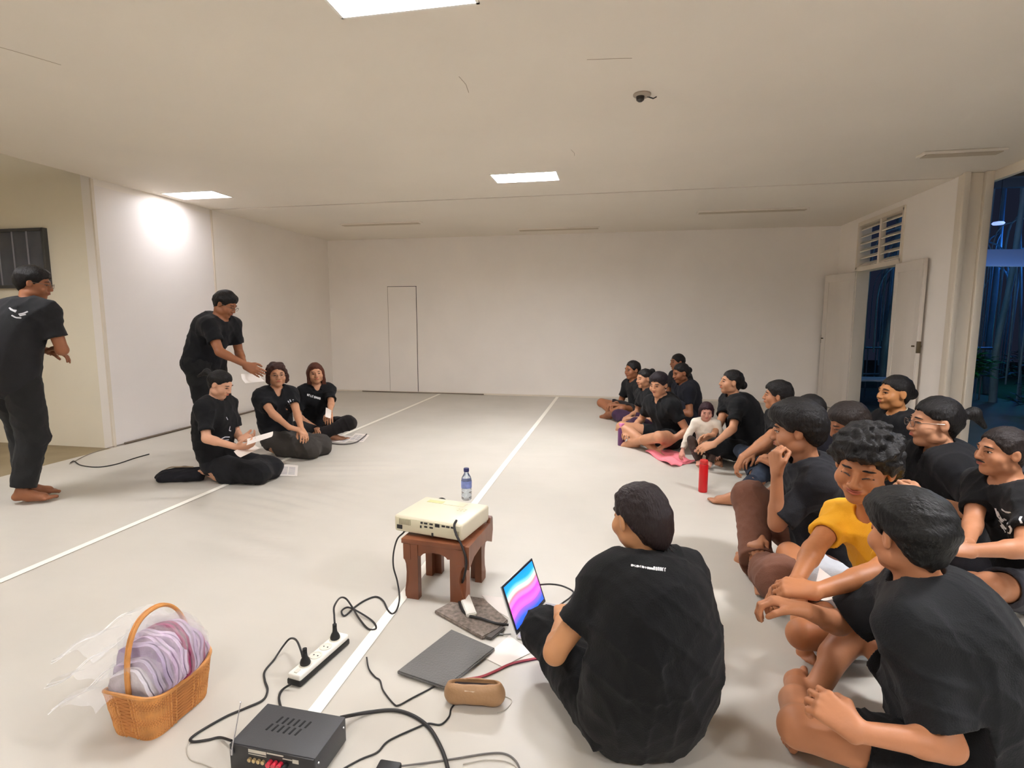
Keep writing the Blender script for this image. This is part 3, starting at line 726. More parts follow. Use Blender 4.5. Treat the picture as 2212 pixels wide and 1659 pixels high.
        for n in 'RL':
            K_, A0 = J['k' + n], J['a' + n]
            if pants: E0 = A0 - unit(A0 - K_) * .035; d = unit(A0 - K_); rr = .048 * pants_r; ri = .036
            else: E0 = hip[n] + (K_ - hip[n]) * fr_; d = unit(K_ - hip[n]); rr = .085; ri = .066
            m_ = rr + .05; r = Pt.reg(E0 - m_, E0 + m_)
            if r is not None:
                X = Pt.ax[0][r[0]][:, None, None]; Y = Pt.ax[1][r[1]][None, :, None]; Z = Pt.ax[2][r[2]][None, None, :]
                pl = (X - E0[0]) * d[0] + (Y - E0[1]) * d[1] + (Z - E0[2]) * d[2]
                ax = np.sqrt(np.maximum((X - E0[0]) ** 2 + (Y - E0[1]) ** 2 + (Z - E0[2]) ** 2 - pl ** 2, 0))
                cut = np.minimum(pl, rr + .035 - ax); Pt.D[r] = np.where(pl > -.02, np.maximum(Pt.D[r], cut), Pt.D[r])
            Pt.put(cone(E0 - d * .03, E0 + d * .05, ri, ri + .008), .004, 's')
        Pt.mesh('trousers' if pants else 'shorts', cloth_mat(tuple(lw[:3])), e, s)
    # ---- hair
    if hair:
        Hf = Fld(HC - .24 * hs - A_((0, 0, .2 if hair == 'long' else 0)), HC + .24 * hs, hv)
        tk = {'short': .012, 'buzz': .006, 'bun': .008, 'pony': .009, 'curly': .030, 'long': .014, 'bob': .016, 'mop': .022, 'thin': .007, 'wavy': .020, 'lowbun': .010}[hair]
        hp = lambda c, r, k: Hf.put(ell(H_(c), A_(r) * hs, HB), k)
        hp((0, -.014, .030), (.0755 + tk, .093 + tk, .085 + tk), .01); Hf.put(cone(H_((0, -.052, .01)), H_((0, -.040, -.050)), (.052 + tk * .5) * hs, (.042 + tk * .5) * hs), .03)
        if hair in ('curly', 'mop'): hp((0, .005, .075 if hair == 'mop' else .080), (.080 + tk * .5, .092 + tk * .4, .052 + tk * .5), .03)
        if hair == 'short': hp((0, .0, .062), (.080, .092, .062), .03)
        if hair in ('bob', 'long', 'wavy'):
            zl = {'bob': -.07, 'wavy': -.075, 'long': -.20}[hair]
            for q in (-1, 1): Hf.put(cone(H_((q * .070, -.012, .02)), H_((q * (.078 if hair != 'long' else .085), -.005, zl)), .026 * hs, .022 * hs), .03)
            Hf.put(cone(H_((0, -.075, .0)), H_((0, -.075, zl)), .05 * hs, .045 * hs), .03)
        lumps = {'curly': (.013, 92), 'wavy': (.012, 66), 'mop': (.006, 48), 'short': (.0035, 60)}.get(hair, (.0018, 70))
        Hf.noise(lumps[0], lumps[1], int(head[0]) % 89)
        if hair != 'buzz': Hf.noise(.0012, 190, 5)
        low = {'long': -.3, 'wavy': -.11, 'bob': -.10}.get(hair)
        fx = [-.2, -.12, -.075, -.045, -.020, .004, .012, .036, .058, .075, .2]
        hl0 = {'thin': .020, 'curly': -.004, 'mop': -.020}.get(hair, 0)
        fz = [-.102, -.097, -.088, -.060, -.008, .014, -.004, .006, .038 + hl0 * .5, .054 + hl0, .062 + hl0]
        if hair in ('bun', 'pony', 'lowbun'): fz = [-.100, -.094, -.084, -.055, .000, .024, .016, .024, .050, .062, .07]
        if low: fz = [low, low, low, low, low + .01, low + .02, -.02, .022, .05, .062, .07]
        def keep(X, Y, Z):
            x, y, z = X - HC[0], Y - HC[1], Z - HC[2]
            hy = (x * HB[0, 1] + y * HB[1, 1] + z * HB[2, 1]) / hs; hz_ = (x * HB[0, 2] + y * HB[1, 2] + z * HB[2, 2]) / hs
            hx = (x * HB[0, 0] + y * HB[1, 0] + z * HB[2, 0]) / hs
            return (np.interp(hy, fx, fz) + .003 * np.sin(hx * 160) + .002 * np.sin(hx * 330 + 1) - hz_) * .8 * hs
        X = Hf.ax[0][:, None, None]; Y = Hf.ax[1][None, :, None]; Z = Hf.ax[2][None, None, :]; kv = keep(X, Y, Z)
        tl = .038 if hair in ('short', 'thin', 'buzz', 'bun', 'pony', 'lowbun') else .030
        Hf.D = Hf.D + (max(0, tk - .0045) * hs * np.clip(1 + (kv + .002) / tl, 0, 1) ** 1.5).astype(np.float32)
        Hf.noise(.0016, 150, 9); Hf.clip(keep, .003)
        if hair == 'lowbun': Hf.put(ell(H_((.005, -.088, -.030)), A_((.050, .038, .060)) * hs, HB), .04); Hf.noise(.003, 80, 2); [Hf.put(cone(H_((.02 + .012 * q, -.085, -.08)), H_((.03 + .016 * q, -.10, -.115 + .006 * q)), .0035, .0018), .006) for q in range(-1, 3)]
        if hair == 'bun': Hf.put(ell(H_((0, -.112, .040 if not isinstance(extra, tuple) else extra[0])), A_((.040, .036, .040)) * hs, HB), .012)
        if hair == 'pony':
            Hf.put(cone(H_((0, -.105, .035)), H_((.0, -.15, .045)), .020 * hs, .026 * hs), .012); Hf.put(cone(H_((0, -.15, .045)), H_((.01, -.20, -.02)), .026 * hs, .010 * hs), .02)
        if low:   # open the face
            Hf.put(ell(H_((0, .085, -.045)), A_((.060, .075, .10)) * hs, HB), .01, 's')
        Hf.mesh('hair', hair_mat(haircol), e, s)
    # ---- face details
    fs = hs * s; FP = lambda p: (HC + HB @ (A_(p) * hs)) * s
    ys = lambda x: .0855 - 9 * x * x
    if hv <= .0062:
        for q in (-1, 1):
            if eyes == 'open':
                mb = MB(); ball(mb, FP((q * .031, .0690, .003)), (.0120 * fs, .0105 * fs, .0062 * fs), HB); mb.build('eye', mat('eye_white' if hv < .0049 else 'eye_white_far', (196, 184, 172) if hv < .0049 else (120, 100, 86), .3), e)
                mb = MB(); ball(mb, FP((q * .031, .0773, .003)), (.0058 * fs, .0034 * fs, .0050 * fs), HB, 10); mb.build('iris', mat('iris_dark', (30, 20, 14), .2), e)
                mb = MB(); mb.tube([FP((q * (.031 + t * .0145), ys(.031 + t * .0145) + .0030, .0090 - .005 * t * t)) for t in np.linspace(-1, 1, 7)], .0018 * fs, 6); mb.build('eyelashes', mat('lash_dark', (48, 32, 24), .6), e)
                mb = MB(); mb.tube([FP((q * (.031 + t * .0145), ys(.031 + t * .0145) + .0012, -.0038 + .004 * t * t)) for t in np.linspace(-1, 1, 7)], .0024 * fs, 6); mb.tube([FP((q * (.031 + t * .0150), ys(.031 + t * .0150) + .0022, .0122 - .005 * t * t)) for t in np.linspace(-1, 1, 7)], .0030 * fs, 6); mb.build('eyelid', skin_mat(skin), e)
            else:
                mb = MB(); mb.tube([FP((q * (.032 + t * .015), ys(.032 + t * .015) + .0045, -.001 + (.004 if smile else -.002) * (1 - t * t))) for t in np.linspace(-1, 1, 9)], .0022 * fs, 6)
                mb.build('eyelashes', mat('lash_dark', (48, 32, 24), .6), e)
                mb = MB(); ball(mb, FP((q * .031, .0690, .003)), (.0155 * fs, .0118 * fs, .0105 * fs), HB); mb.build('eyelid', skin_mat(skin), e)
            mb = MB(); mb.tube([FP((q * (.032 + t * .017), .0858 - .020 * max(0, t) ** 1.5, .0245 + .004 * (1 - t * t) - .002 * t)) for t in np.linspace(-1, 1, 9)], [f_ * fs for f_ in (.0015, .0028, .0034, .0036, .0036, .0034, .003, .0024, .001)], 6)
            mb.build('eyebrow', hair_mat((34, 26, 22)), e)
        wd = .030 if smile else .022
        lipm = mat('lips_%d_%d_%d' % skin, (int(skin[0] * .86), int(skin[1] * .62), int(skin[2] * .62)), .4)
        mb = MB()
        for dz, rr in ((.0035, .0036), (-.0045, .0046)):
            mb.tube([FP((t * wd, .0935 - (.012 if smile else .009) * t * t, -.052 + dz * (1 - t * t) + (.007 if smile else 0) * t * t)) for t in np.linspace(-1, 1, 11)], [rr * fs * (1 - .75 * abs(t) ** 2.2) for t in np.linspace(-1, 1, 11)], 8)
        mb.build('lips', lipm, e)
        if moustache:
            mb = MB(); mb.tube([FP((t * .028, .0975 - .012 * t * t, -.041 - .006 * t * t)) for t in np.linspace(-1, 1, 11)], [.0045 * fs * (1 - .6 * t * t) for t in np.linspace(-1, 1, 11)], 8)
            mb.build('moustache', hair_mat((34, 26, 22)), e)
    if glasses:
        g = MB()
        for q in (-1, 1):
            g.tube([FP((q * .033 + .021 * math.cos(a), .104 - .004 * abs(math.cos(a)), .001 + .016 * math.sin(a))) for a in np.linspace(0, 2 * math.pi, 21)], .0015 * fs, 5)
            g.tube([FP((q * .054, .100, .006)), FP((q * .079, .05, .008)), FP((q * .084, -.01, .006))], .0016 * fs, 5)
        g.tube([FP((-.012, .106, .005)), FP((0, .110, .008)), FP((.012, .106, .005))], .0015 * fs, 5)
        g.build('glasses', mat('glasses_frame', (120, 104, 92), .3, metal=.6), e)
    info = dict(root=e, J={k: Vector(v * s) for k, v in J.items()}, HC=Vector(HC * s), HB=HB, NB=Vector(NB * s), PEL=Vector(PEL * s), sh={k: Vector(v * s) for k, v in sh.items()}, chest=Vector(chest * s), fwd=Vector(fwd), SR=Vector(SR), s=s,
                hip={k: Vector(v * s) for k, v in hip.items()})
    Mw = Matrix.Translation(tuple(root)) @ Matrix.Rotation(F_, 4, 'Z'); info['M'] = Mw
    return info
def shirt_print(info, strokes, origin, direction, right, up, size, colour=(232, 232, 232), w=.0035, name='shirt_print'):
    """project strokes (2D, in units of size) on the shirt surface and lay thin ribbons there"""
    so = [c for c in info['root'].children if c.name.startswith('shirt')][0]
    bvh = BVHTree.FromPolygons([v.co for v in so.data.vertices], [p.vertices for p in so.data.polygons])
    d = Vector(direction).normalized(); r = Vector(right).normalized(); u = Vector(up).normalized(); mb = MB()
    for st in strokes:
        pts = []
        for (a, b_) in st:
            o = Vector(origin) + r * a * size + u * b_ * size - d * .25
            hit = bvh.ray_cast(o, d)
            if hit[0] is not None: pts.append((hit[0] + hit[1] * .0006, hit[1]))
        for (p, n), (q, m_) in zip(pts, pts[1:]):
            t = (q - p)
            if t.length < 1e-5: continue
            sd = t.cross(n).normalized() * w * .5
            vs = [mb.bm.verts.new(x) for x in (p - sd, p + sd, q + sd, q - sd)]; mb.bm.faces.new(vs)
            vs2 = [mb.bm.verts.new(x + n * .0008) for x in (p - sd, p + sd, q + sd, q - sd)]; mb.bm.faces.new(vs2)
    return mb.build(name, mat('print_%d' % colour[0], colour, .7), info['root'], smooth=False)
# ---------------------------------------------------------------- stool, projector, bottle
M_WOOD = mat('red_brown_wood', (120, 70, 44), .35, spec=.5, bump=.15, bscale=14, var=.28, vscale=9, stretch=(1, 1, .25))
ra_st = math.radians(-5)
st = empty('wooden_stool', (-.82, 2.51, 0), 'low red-brown wooden stool with curved legs under the projector', 'stool', ra_st)
SW, SD, SH = .335, .32, .30
b = MB()
for k in range(3): b.box((0, (k - 1) * SD / 3, SH - .012), (SW, SD / 3 - .003, .024), bev=.003)
b.build('seat', M_WOOD, st)
def leg_outline(flip):
    # front view of a shaped leg: outward flare at foot, knob at the shoulder (x outward)
    p = [(.000, .0), (.058, .0), (.052, .05), (.034, .10), (.030, .15), (.040, .195), (.058, .215), (.058, .276), (-.0, .276)]
    p = [(.0, 0), (.062, 0), (.066, .035), (.052, .075), (.047, .12), (.052, .165), (.064, .19), (.075, .20), (.075, .276), (0, .276)]
    return [(x * flip, z) for x, z in (p if flip > 0 else p[::-1])]
for sx in (-1, 1):
    for sy in (-1, 1):
        b = MB(); M = Matrix.Translation((sx * (SW / 2 - .085), sy * (SD / 2 - .02), 0)) @ Matrix.Rotation(math.pi / 2, 4, 'X')
        b.prism(leg_outline(sx), -.018, .018, M)
        M = Matrix.Translation((sx * (SW / 2 - .03), sy * (SD / 2 - .075), 0)) @ Matrix.Rotation(math.pi / 2, 4, 'X') @ Matrix.Rotation(math.pi / 2, 4, 'Y')
        o2 = [(-x * 1.0 * sy, z) for x, z in leg_outline(1)]
        M = Matrix(((0, 0, 1, sx * (SW / 2 - .03)), (1, 0, 0, sy * (SD / 2 - .075)), (0, 1, 0, 0), (0, 0, 0, 1)))
        b.prism([(x * sy, z) for x, z in (leg_outline(1) if sy > 0 else leg_outline(1)[::-1])], -.018, .018, M)
        b.build('leg', M_WOOD, st)
def apron(half, drop=.055, n=12):
    top = [(-half, .276), (half, .276)]; bot = [(half, .276 - drop)]
    for i in range(n + 1):
        a = math.pi * i / n; bot.append((half * .62 * math.cos(a), .276 - drop + .022 * math.sin(a)))
    bot.append((-half, .276 - drop)); return top + bot
for s_ in (-1, 1):
    M = Matrix.Translation((0, s_ * (SD / 2 - .016), 0)) @ Matrix.Rotation(math.pi / 2, 4, 'X')
    MB().prism(apron(SW / 2 - .06)[::-1], -.010, .010, M).build('apron', M_WOOD, st)
    M = Matrix(((0, 0, 1, s_ * (SW / 2 - .02)), (1, 0, 0, 0), (0, 1, 0, 0), (0, 0, 0, 1)))
    MB().prism(apron(SD / 2 - .06), -.010, .010, M).build('apron', M_WOOD, st)
M = Matrix(((0, 0, 1, SW / 2 + .006), (1, 0, 0, 0), (0, 1, 0, 0), (0, 0, 0, 1)))
MB().prism([(-.17, .19), (-.10, .225), (0, .235), (.10, .225), (.17, .19), (.188, .25), (.185, .315), (.172, .33), (.155, .318), (.14, .30), (-.17, .30)], -.010, .010, M).build('side_board', M_WOOD, st)

pj = empty('projector', (-.845, 2.535, SH), 'cream white video projector standing on the wooden stool', 'projector', math.radians(-11))
M_PJ = mat('cream_plastic', (216, 208, 184), .4, var=.03)
MB().box((0, 0, .053), (.375, .30, .082), bev=.012, seg=3).build('housing', M_PJ, pj)
MB().box((0, -.148, .052), (.355, .008, .068), bev=.003).build('rear_panel', mat('cream_panel', (218, 212, 184), .5), pj)
b = MB()
for x, z, w, h in [(-.03, .075, .012, .010), (-.008, .075, .018, .008), (.022, .075, .018, .008), (.055, .073, .024, .016), (.088, .075, .018, .009), (.112, .075, .018, .009), (.135, .075, .014, .008), (-.008, .058, .016, .008), (.022, .058, .018, .008), (-.035, .055, .008, .012), (.028, .024, .010, .018), (-.155, .038, .030, .020)]:
    b.box((x, -.153, z), (w, .004, h), bev=.001)
b.build('socket', mat('socket_black', (38, 36, 36), .4), pj)
b = MB()
for k in range(9): b.box((-.155 + k * .0075, -.153, .066), (.003, .003, .028))
for k in range(5): b.box((.150 + k * .005, -.153, .05), (.0025, .003, .020))
b.build('vent', mat('vent_shade', (168, 160, 134), .6), pj, smooth=False)
b = MB(); b.box((-.09, .09, .0945), (.09, .035, .002), bev=.0008); b.build('label_plate', mat('greenish_label', (196, 196, 140), .6), pj)
b = MB(); b.box((.02, .095, .0945), (.12, .05, .003), bev=.001); b.build('lens_shift_cover', mat('cream_panel', (218, 212, 184), .5), pj)
b = MB(); b.lathe([(.0, .0), (.038, .0), (.038, .022), (.030, .022), (.028, .008), (0, .008)], seg=28, M=Matrix.Translation((-.10, .150, .052)) @ Matrix.Rotation(-math.pi / 2, 4, 'X')); b.build('lens', mat('lens_glass', (30, 32, 40), .1), pj)
b = MB()
for k in range(6): b.lathe([(0, 0), (.006, 0), (.006, .002), (0, .002)], c=(.075 + (k % 3) * .018, .02 + (k // 3) * .02, .094), seg=12)
b.build('button', mat('cream_panel', (218, 212, 184), .5), pj)
b = MB()
for sx in (-1, 1):
    for sy in (-1, 1): b.lathe([(0, 0), (.012, 0), (.012, .014), (0, .014)], c=(sx * .15, sy * .11, 0), seg=12)
b.build('foot', M_BLACK, pj)
bt_xy = G(1008, 1079, .394)
bt = empty('water_bottle', (bt_xy.x, bt_xy.y, .3945), 'clear small water bottle with blue cap standing on the projector', 'bottle')
M_PET = mat('clear_pet', (225, 235, 245), .08, trans=.9, spec=.5)
MB().lathe([(0, 0), (.022, 0), (.027, .006), (.027, .03), (.025, .035), (.027, .04), (.027, .055), (.025, .06), (.0275, .066), (.0275, .105), (.024, .122), (.013, .142), (.011, .150), (.011, .158), (0, .158)], seg=28).build('bottle_body', M_PET, bt)
MB().lathe([(.0281, .066), (.0283, .067), (.0283, .103), (.0281, .104), (.0278, .085)], seg=28).build('label', mat('bottle_label', (120, 134, 190), .4, var=.35, vscale=40), bt)
MB().lathe([(0, .152), (.014, .152), (.0145, .155), (.0145, .168), (.013, .171), (0, .171)], seg=20).build('cap', mat('blue_cap', (36, 40, 90), .35), bt)

# ---------------------------------------------------------------- cables (each one thing)
def cable(name, label, pts, r, m=None, cat='cable', n=8, ends=None):
    P = spline(pts, n); b = MB(); b.tube(P, r, 8); o = b.build(name, m or M_CABLE); tag(o, label, cat); return o
def gz(l, r): return [tuple(G(x, y, z if (z := (q[0] if q else r)) else r)) for x, y, *q in l]
cp = gz([(882, 1136, .325), (872, 1150, .30), (858, 1165, .27), (850, 1195, .18), (850, 1225, .11), (858, 1255, .05), (863, 1290, .006), (858, 1315), (848, 1326), (838, 1318), (828, 1298), (812, 1289), (790, 1296), (768, 1310), (745, 1330), (738, 1320, .012), (752, 1312, .014), (775, 1322, .015), (805, 1342), (812, 1358), (795, 1358), (775, 1335, .012), (760, 1310, .02), (747, 1293, .04), (734, 1292, .07), (722, 1310, .12), (722, 1330, .115), (723, 1346, .105)], .0045)
cable('power_cable', 'black power cable looping from the projector to the white power strip', cp, .0042)
cable('video_cable', 'thick black video cable hanging from the projector past the stool leg to the laptop', [tuple(PD(*q)) for q in ((986, 1124, 2.575), (981, 1136, 2.545), (986, 1156, 2.525), (997, 1178, 2.52), (1007, 1210, 2.52), (1004, 1240, 2.54))] + gz([(992, 1282, .024), (994, 1308, .024), (1010, 1328, .024), (1040, 1336, .024), (1070, 1346, .024), (1098, 1350, .010)], .007), .0055)
cable('charging_cable', 'black cable arching from the laptop back edge behind the woman', gz([(1168, 1263, .10), (1190, 1262, .06), (1215, 1266, .03), (1238, 1278), (1232, 1290), (1215, 1303, .02), (1205, 1310, .015)], .005), .0042)
cable('amplifier_cable', 'black cable from the near socket of the power strip to the amplifier front', gz([(655, 1425, .06), (650, 1405, .09), (640, 1383, .09), (626, 1380, .06), (610, 1398, .03), (592, 1425), (572, 1450), (572, 1470), (578, 1490), (568, 1512), (530, 1530), (490, 1547), (440, 1575), (412, 1595), (418, 1602), (450, 1598), (475, 1593), (500, 1600, .02)], .0045), .004)
cable('strip_cable', 'short black lead from the end of the power strip to behind the amplifier', gz([(628, 1478, .02), (610, 1490), (603, 1505), (605, 1522), (612, 1540)], .0045), .0042)
cable('usb_cable', 'thin dark cable with a plug running under the grey folder', gz([(792, 1420, .008), (797, 1445, .005), (810, 1462), (821, 1470), (828, 1492), (850, 1520), (862, 1523), (890, 1508), (925, 1490), (960, 1470)], .0035), .003)
cable('usb_cable', 'thin dark cable running from the brown case towards the bottom edge', gz([(990, 1512), (975, 1530), (970, 1548), (952, 1565), (925, 1563), (900, 1572), (840, 1600), (815, 1625), (780, 1640), (740, 1662), (700, 1690)], .0035), .003)
cable('speaker_cable', 'thick black cable curving from the amplifier side to the bottom edge', gz([(736, 1550, .045), (760, 1545, .02), (800, 1538), (850, 1534), (890, 1545), (925, 1570), (950, 1610), (965, 1650), (975, 1700)], .006), .0062)
cable('adapter_cable', 'thin grey cable looping to the right along the bottom edge', gz([(865, 1655, .01), (920, 1648), (975, 1640), (1050, 1628), (1090, 1628), (1115, 1645), (1130, 1680)], .0035), .0028, mat('grey_cable', (110, 106, 102), .5))
cable('adapter_cable', 'pale thin cable loop at the bottom edge near the dark adapter', gz([(1000, 1650, .003), (1050, 1641), (1095, 1645), (1120, 1662), (1130, 1700)], .003), .002, mat('pale_cable', (190, 184, 172), .5))
cable('antenna_wire', 'pale thin wire curling on the floor left of the amplifier', gz([(412, 1600, .003), (404, 1618), (412, 1640), (440, 1650), (480, 1668)], .003), .0018, mat('pale_cable', (190, 184, 172), .5))
o = MB().box((0, 0, .012), (.07, .045, .024), bev=.006).build('power_adapter', M_BLACK); g = G(845, 1659, 0); o.location = (g.x, g.y - .02, 0.001); tag(o, 'small dark adapter cut by the bottom edge beside the amplifier', 'adapter')
# red ribbon cord
rd = mat('dark_red_strap', (150, 34, 48), .6, bump=.2, bscale=90)
b = MB(); P = spline(gz([(1188, 1418, .004), (1150, 1424), (1105, 1434), (1070, 1450), (1040, 1462), (1005, 1468, .004)], .004), 8)
for i in range(len(P) - 1):
    for off_, z in ((.006, .002),):
        d = (P[i + 1] - P[i]).normalized(); s_ = Vector((-d.y, d.x, 0)) * off_
        v = [b.bm.verts.new(q) for q in (P[i] - s_, P[i] + s_, P[i + 1] + s_, P[i + 1] - s_)]; b.bm.faces.new(v)
        v = [b.bm.verts.new(q + Vector((0, 0, .002))) for q in (P[i] - s_, P[i] + s_, P[i + 1] + s_, P[i + 1] - s_)]; b.bm.faces.new(v)
o = b.build('lanyard_strap', rd, smooth=False); tag(o, 'dark red flat strap running from the brown case to the front woman', 'strap')

# ---------------------------------------------------------------- power strip
p0, p1 = G(634, 1472, .02), G(742, 1378, .02); dv = p1 - p0; an = math.atan2(dv.y, dv.x); Ls = dv.length
ps = empty('power_strip', ((p0.x + p1.x) / 2, (p0.y + p1.y) / 2, .001), 'white four-socket power strip with black base on the floor', 'power strip', an)
MB().box((0, 0, .012), (Ls, .062, .022), bev=.004).build('base', M_BLACK, ps)
MB().box((0, 0, .033), (Ls - .004, .058, .024), bev=.007, seg=3).build('housing', M_WHITE, ps)
for k in range(4):
    x = -Ls / 2 + .065 + k * (Ls - .10) / 3.3
    so = MB().lathe([(.024, .0455), (.024, .0478), (.019, .0478), (.018, .0462), (0, .0460)], c=(x, 0, 0), seg=24).build('socket', mat('socket_white', (226, 222, 208), .4), ps)
    b = MB()
    for s_ in (-1, 1): b.lathe([(0, 0), (.003, 0), (.003, .0008), (0, .0008)], c=(x, s_ * .009, .0462), seg=10)
    b.build('pin_hole', M_BLACK, so)
MB().box((-Ls / 2 + .022, 0, .047), (.022, .014, .005), bev=.002).build('switch', mat('socket_white', (226, 222, 208), .4), ps)
def plug(loc, h, label, ang=0):
    o = empty('power_plug', loc, label, 'plug', ang)
    MB().lathe([(0, 0), (.019, 0), (.020, .006), (.016, .018), (.010, .028), (.008, h), (0, h)], seg=20).build('plug_body', M_BLACK, o)
    b = MB()
    for k in range(4): b.lathe([(0, 0), (.0085, 0), (.0085, .003), (0, .003)], c=(0, 0, h - .002 + k * .005), seg=12)
    b.build('strain_relief', M_BLACK, o)
for k, lb in ((0, 'black plug in the socket of the power strip nearest the basket'), (3, 'black plug in the far end socket of the power strip')):
    x = -Ls / 2 + .065 + k * (Ls - .10) / 3.3
    plug((ps.location.x + x * math.cos(an), ps.location.y + x * math.sin(an), .0495), .045, lb)

# ---------------------------------------------------------------- amplifier
ZA = .088
c4 = [G(497, 1602, ZA), G(690, 1640, ZA), G(738, 1546, ZA), G(578, 1519, ZA)]
cx, cy = sum(p.x for p in c4) / 4, sum(p.y for p in c4) / 4
d = (c4[1] - c4[0]); an = math.atan2(d.y, d.x); w_ = (d.length + (c4[2] - c4[3]).length) / 2; dp = ((c4[3] - c4[0]).length + (c4[2] - c4[1]).length) / 2
am = empty('amplifier', (cx, cy, .001), 'black audio amplifier with slotted lid and red terminals on the floor', 'amplifier', an)
M_AMP = mat('amplifier_black', (62, 62, 64), .5, bump=.1, bscale=300)
MB().box((0, 0, .045), (w_, dp, .082), bev=.003).build('housing', M_AMP, am)
b = MB()
for r_ in range(2):
    for k in range(6): b.box((-.055 + k * .020 - .012 * r_, .028 - r_ * .034 - .0, .0864), (.007, .028, .0012), Matrix.Rotation(-.15, 3, 'Z'), bev=.0005)
b.build('vent_slots', mat('slot_black', (16, 16, 16), .8), am)
fy = -dp / 2 - .003
MB().box((0, fy, .045), (w_ - .002, .006, .080), bev=.002).build('front_panel', mat('amp_panel', (34, 33, 34), .4), am)
b = MB(); b.box((-.045, fy - .003, .077), (.06, .002, .010)); b.box((-.045, fy - .003, .067), (.06, .002, .002)); b.box((.015, fy - .003, .080), (.055, .002, .004)); b.box((.055, fy - .003, .072), (.03, .002, .003)); b.box((.082, fy - .003, .070), (.02, .002, .012)); b.build('printed_label', mat('amp_print', (188, 182, 168), .6), am, smooth=False)
for k in range(4): MB().lathe([(0, 0), (.006, 0), (.006, .008), (.0035, .009), (0, .009)], seg=14, M=Matrix.Translation((-.07 + k * .015, fy - .002, .05)) @ Matrix.Rotation(math.pi / 2, 4, 'X')).build('rca_socket', mat('gold_socket', (200, 176, 130), .3, metal=.5), am)
for k in range(4): MB().lathe([(0, 0), (.0075, 0), (.0075, .018), (0, .018)], seg=14, M=Matrix.Translation((.000 + k * .017, fy - .002, .055)) @ Matrix.Rotation(math.pi / 2, 4, 'X')).build('terminal', mat('red_terminal', (196, 40, 60), .35) if k < 3 else M_BLACK, am)
b = MB(); b.tube([(-w_ / 2 + .012, fy - .006, .055), (-w_ / 2 + .012, fy - .006, .075)], .004); b.tube([(-w_ / 2 + .012, fy - .006, .07), (-w_ / 2 + .022, fy + .03, .20)], [.0022, .0014]); b.lathe([(0, -.003), (.003, 0), (0, .003)], c=(-w_ / 2 + .022, fy + .03, .20), seg=8)
b.build('antenna', mat('chrome', (200, 200, 204), .2, metal=.9), am)
b = MB()
for sx in (-1, 1):
    for sy in (-1, 1): b.lathe([(0, 0), (.01, 0), (.01, .005), (0, .005)], c=(sx * w_ * .4, sy * dp * .4, 0), seg=10)
b.build('foot', M_BLACK, am)
b = MB()
for sx in (-1, 1):
    for yy in (-.07, .07): b.lathe([(0, -.002), (.004, -.002), (.003, .002), (0, .002)], seg=10, M=Matrix.Translation((sx * (w_ / 2 + .001), yy, .06)) @ Matrix.Rotation(math.pi / 2, 4, 'Y'))
b.build('screws', mat('chrome', (200, 200, 204), .2, metal=.9), am)['kind'] = 'stuff'

# ---------------------------------------------------------------- laptop
pa, pb_, pc = G(1116, 1378, .008), G(1180, 1302, .008), G(1182, 1400, .008)
d = pb_ - pa; an = math.atan2(d.y, d.x)           # hinge line, local +x
lp = empty('laptop', (pa.x + d.x / 2, pa.y + d.y / 2, .001), 'open silver laptop with a bright colourful screen on the floor', 'laptop', an)
LW = .315; LD = .22
M_ALU = mat('aluminium', (206, 206, 208), .35, metal=.4)
MB().box((0, -LD / 2, .007), (LW, LD, .013), bev=.004).build('base', M_ALU, lp)
b = MB(); b.box((0, -.062, .0138), (LW - .04, .105, .0008)); b.build('keyboard_tray', mat('key_tray', (150, 150, 156), .5), lp, smooth=False)
kb = MB()
for r_ in range(6):
    n = 14; kw = (LW - .044) / n
    for k in range(n):
        if r_ == 5 and 4 <= k <= 8:
            if k == 4: kb.box((-(LW - .044) / 2 + kw * 6.5, -.016 - r_ * .0178, .0150), (kw * 5 - .003, .0145, .002))
            continue
        kb.box((-(LW - .044) / 2 + kw * (k + .5), -.016 - r_ * .0178, .0150), (kw - .003, .0145, .002))
k_ = kb.build('keyboard', mat('key_black', (46, 46, 52), .5), lp, smooth=False); k_['kind'] = 'stuff'
MB().box((0, -.168, .0138), (.105, .07, .0008), bev=.0002).build('trackpad', mat('trackpad', (192, 192, 196), .4), lp)
sc_ = bpy.data.objects.new('lid', None); COL.objects.link(sc_); sc_.parent = lp; sc_.location = (0, 0, .012); sc_.rotation_euler = (math.radians(-20), 0, 0)
LH = .215
MB().box((0, .004, LH / 2 + .003), (LW, .006, LH), bev=.0025).build('lid_shell', M_ALU, sc_)
MB().box((0, .0002, LH / 2 + .003), (LW - .003, .002, LH - .003), bev=.0008).build('bezel', M_BLACK, sc_)
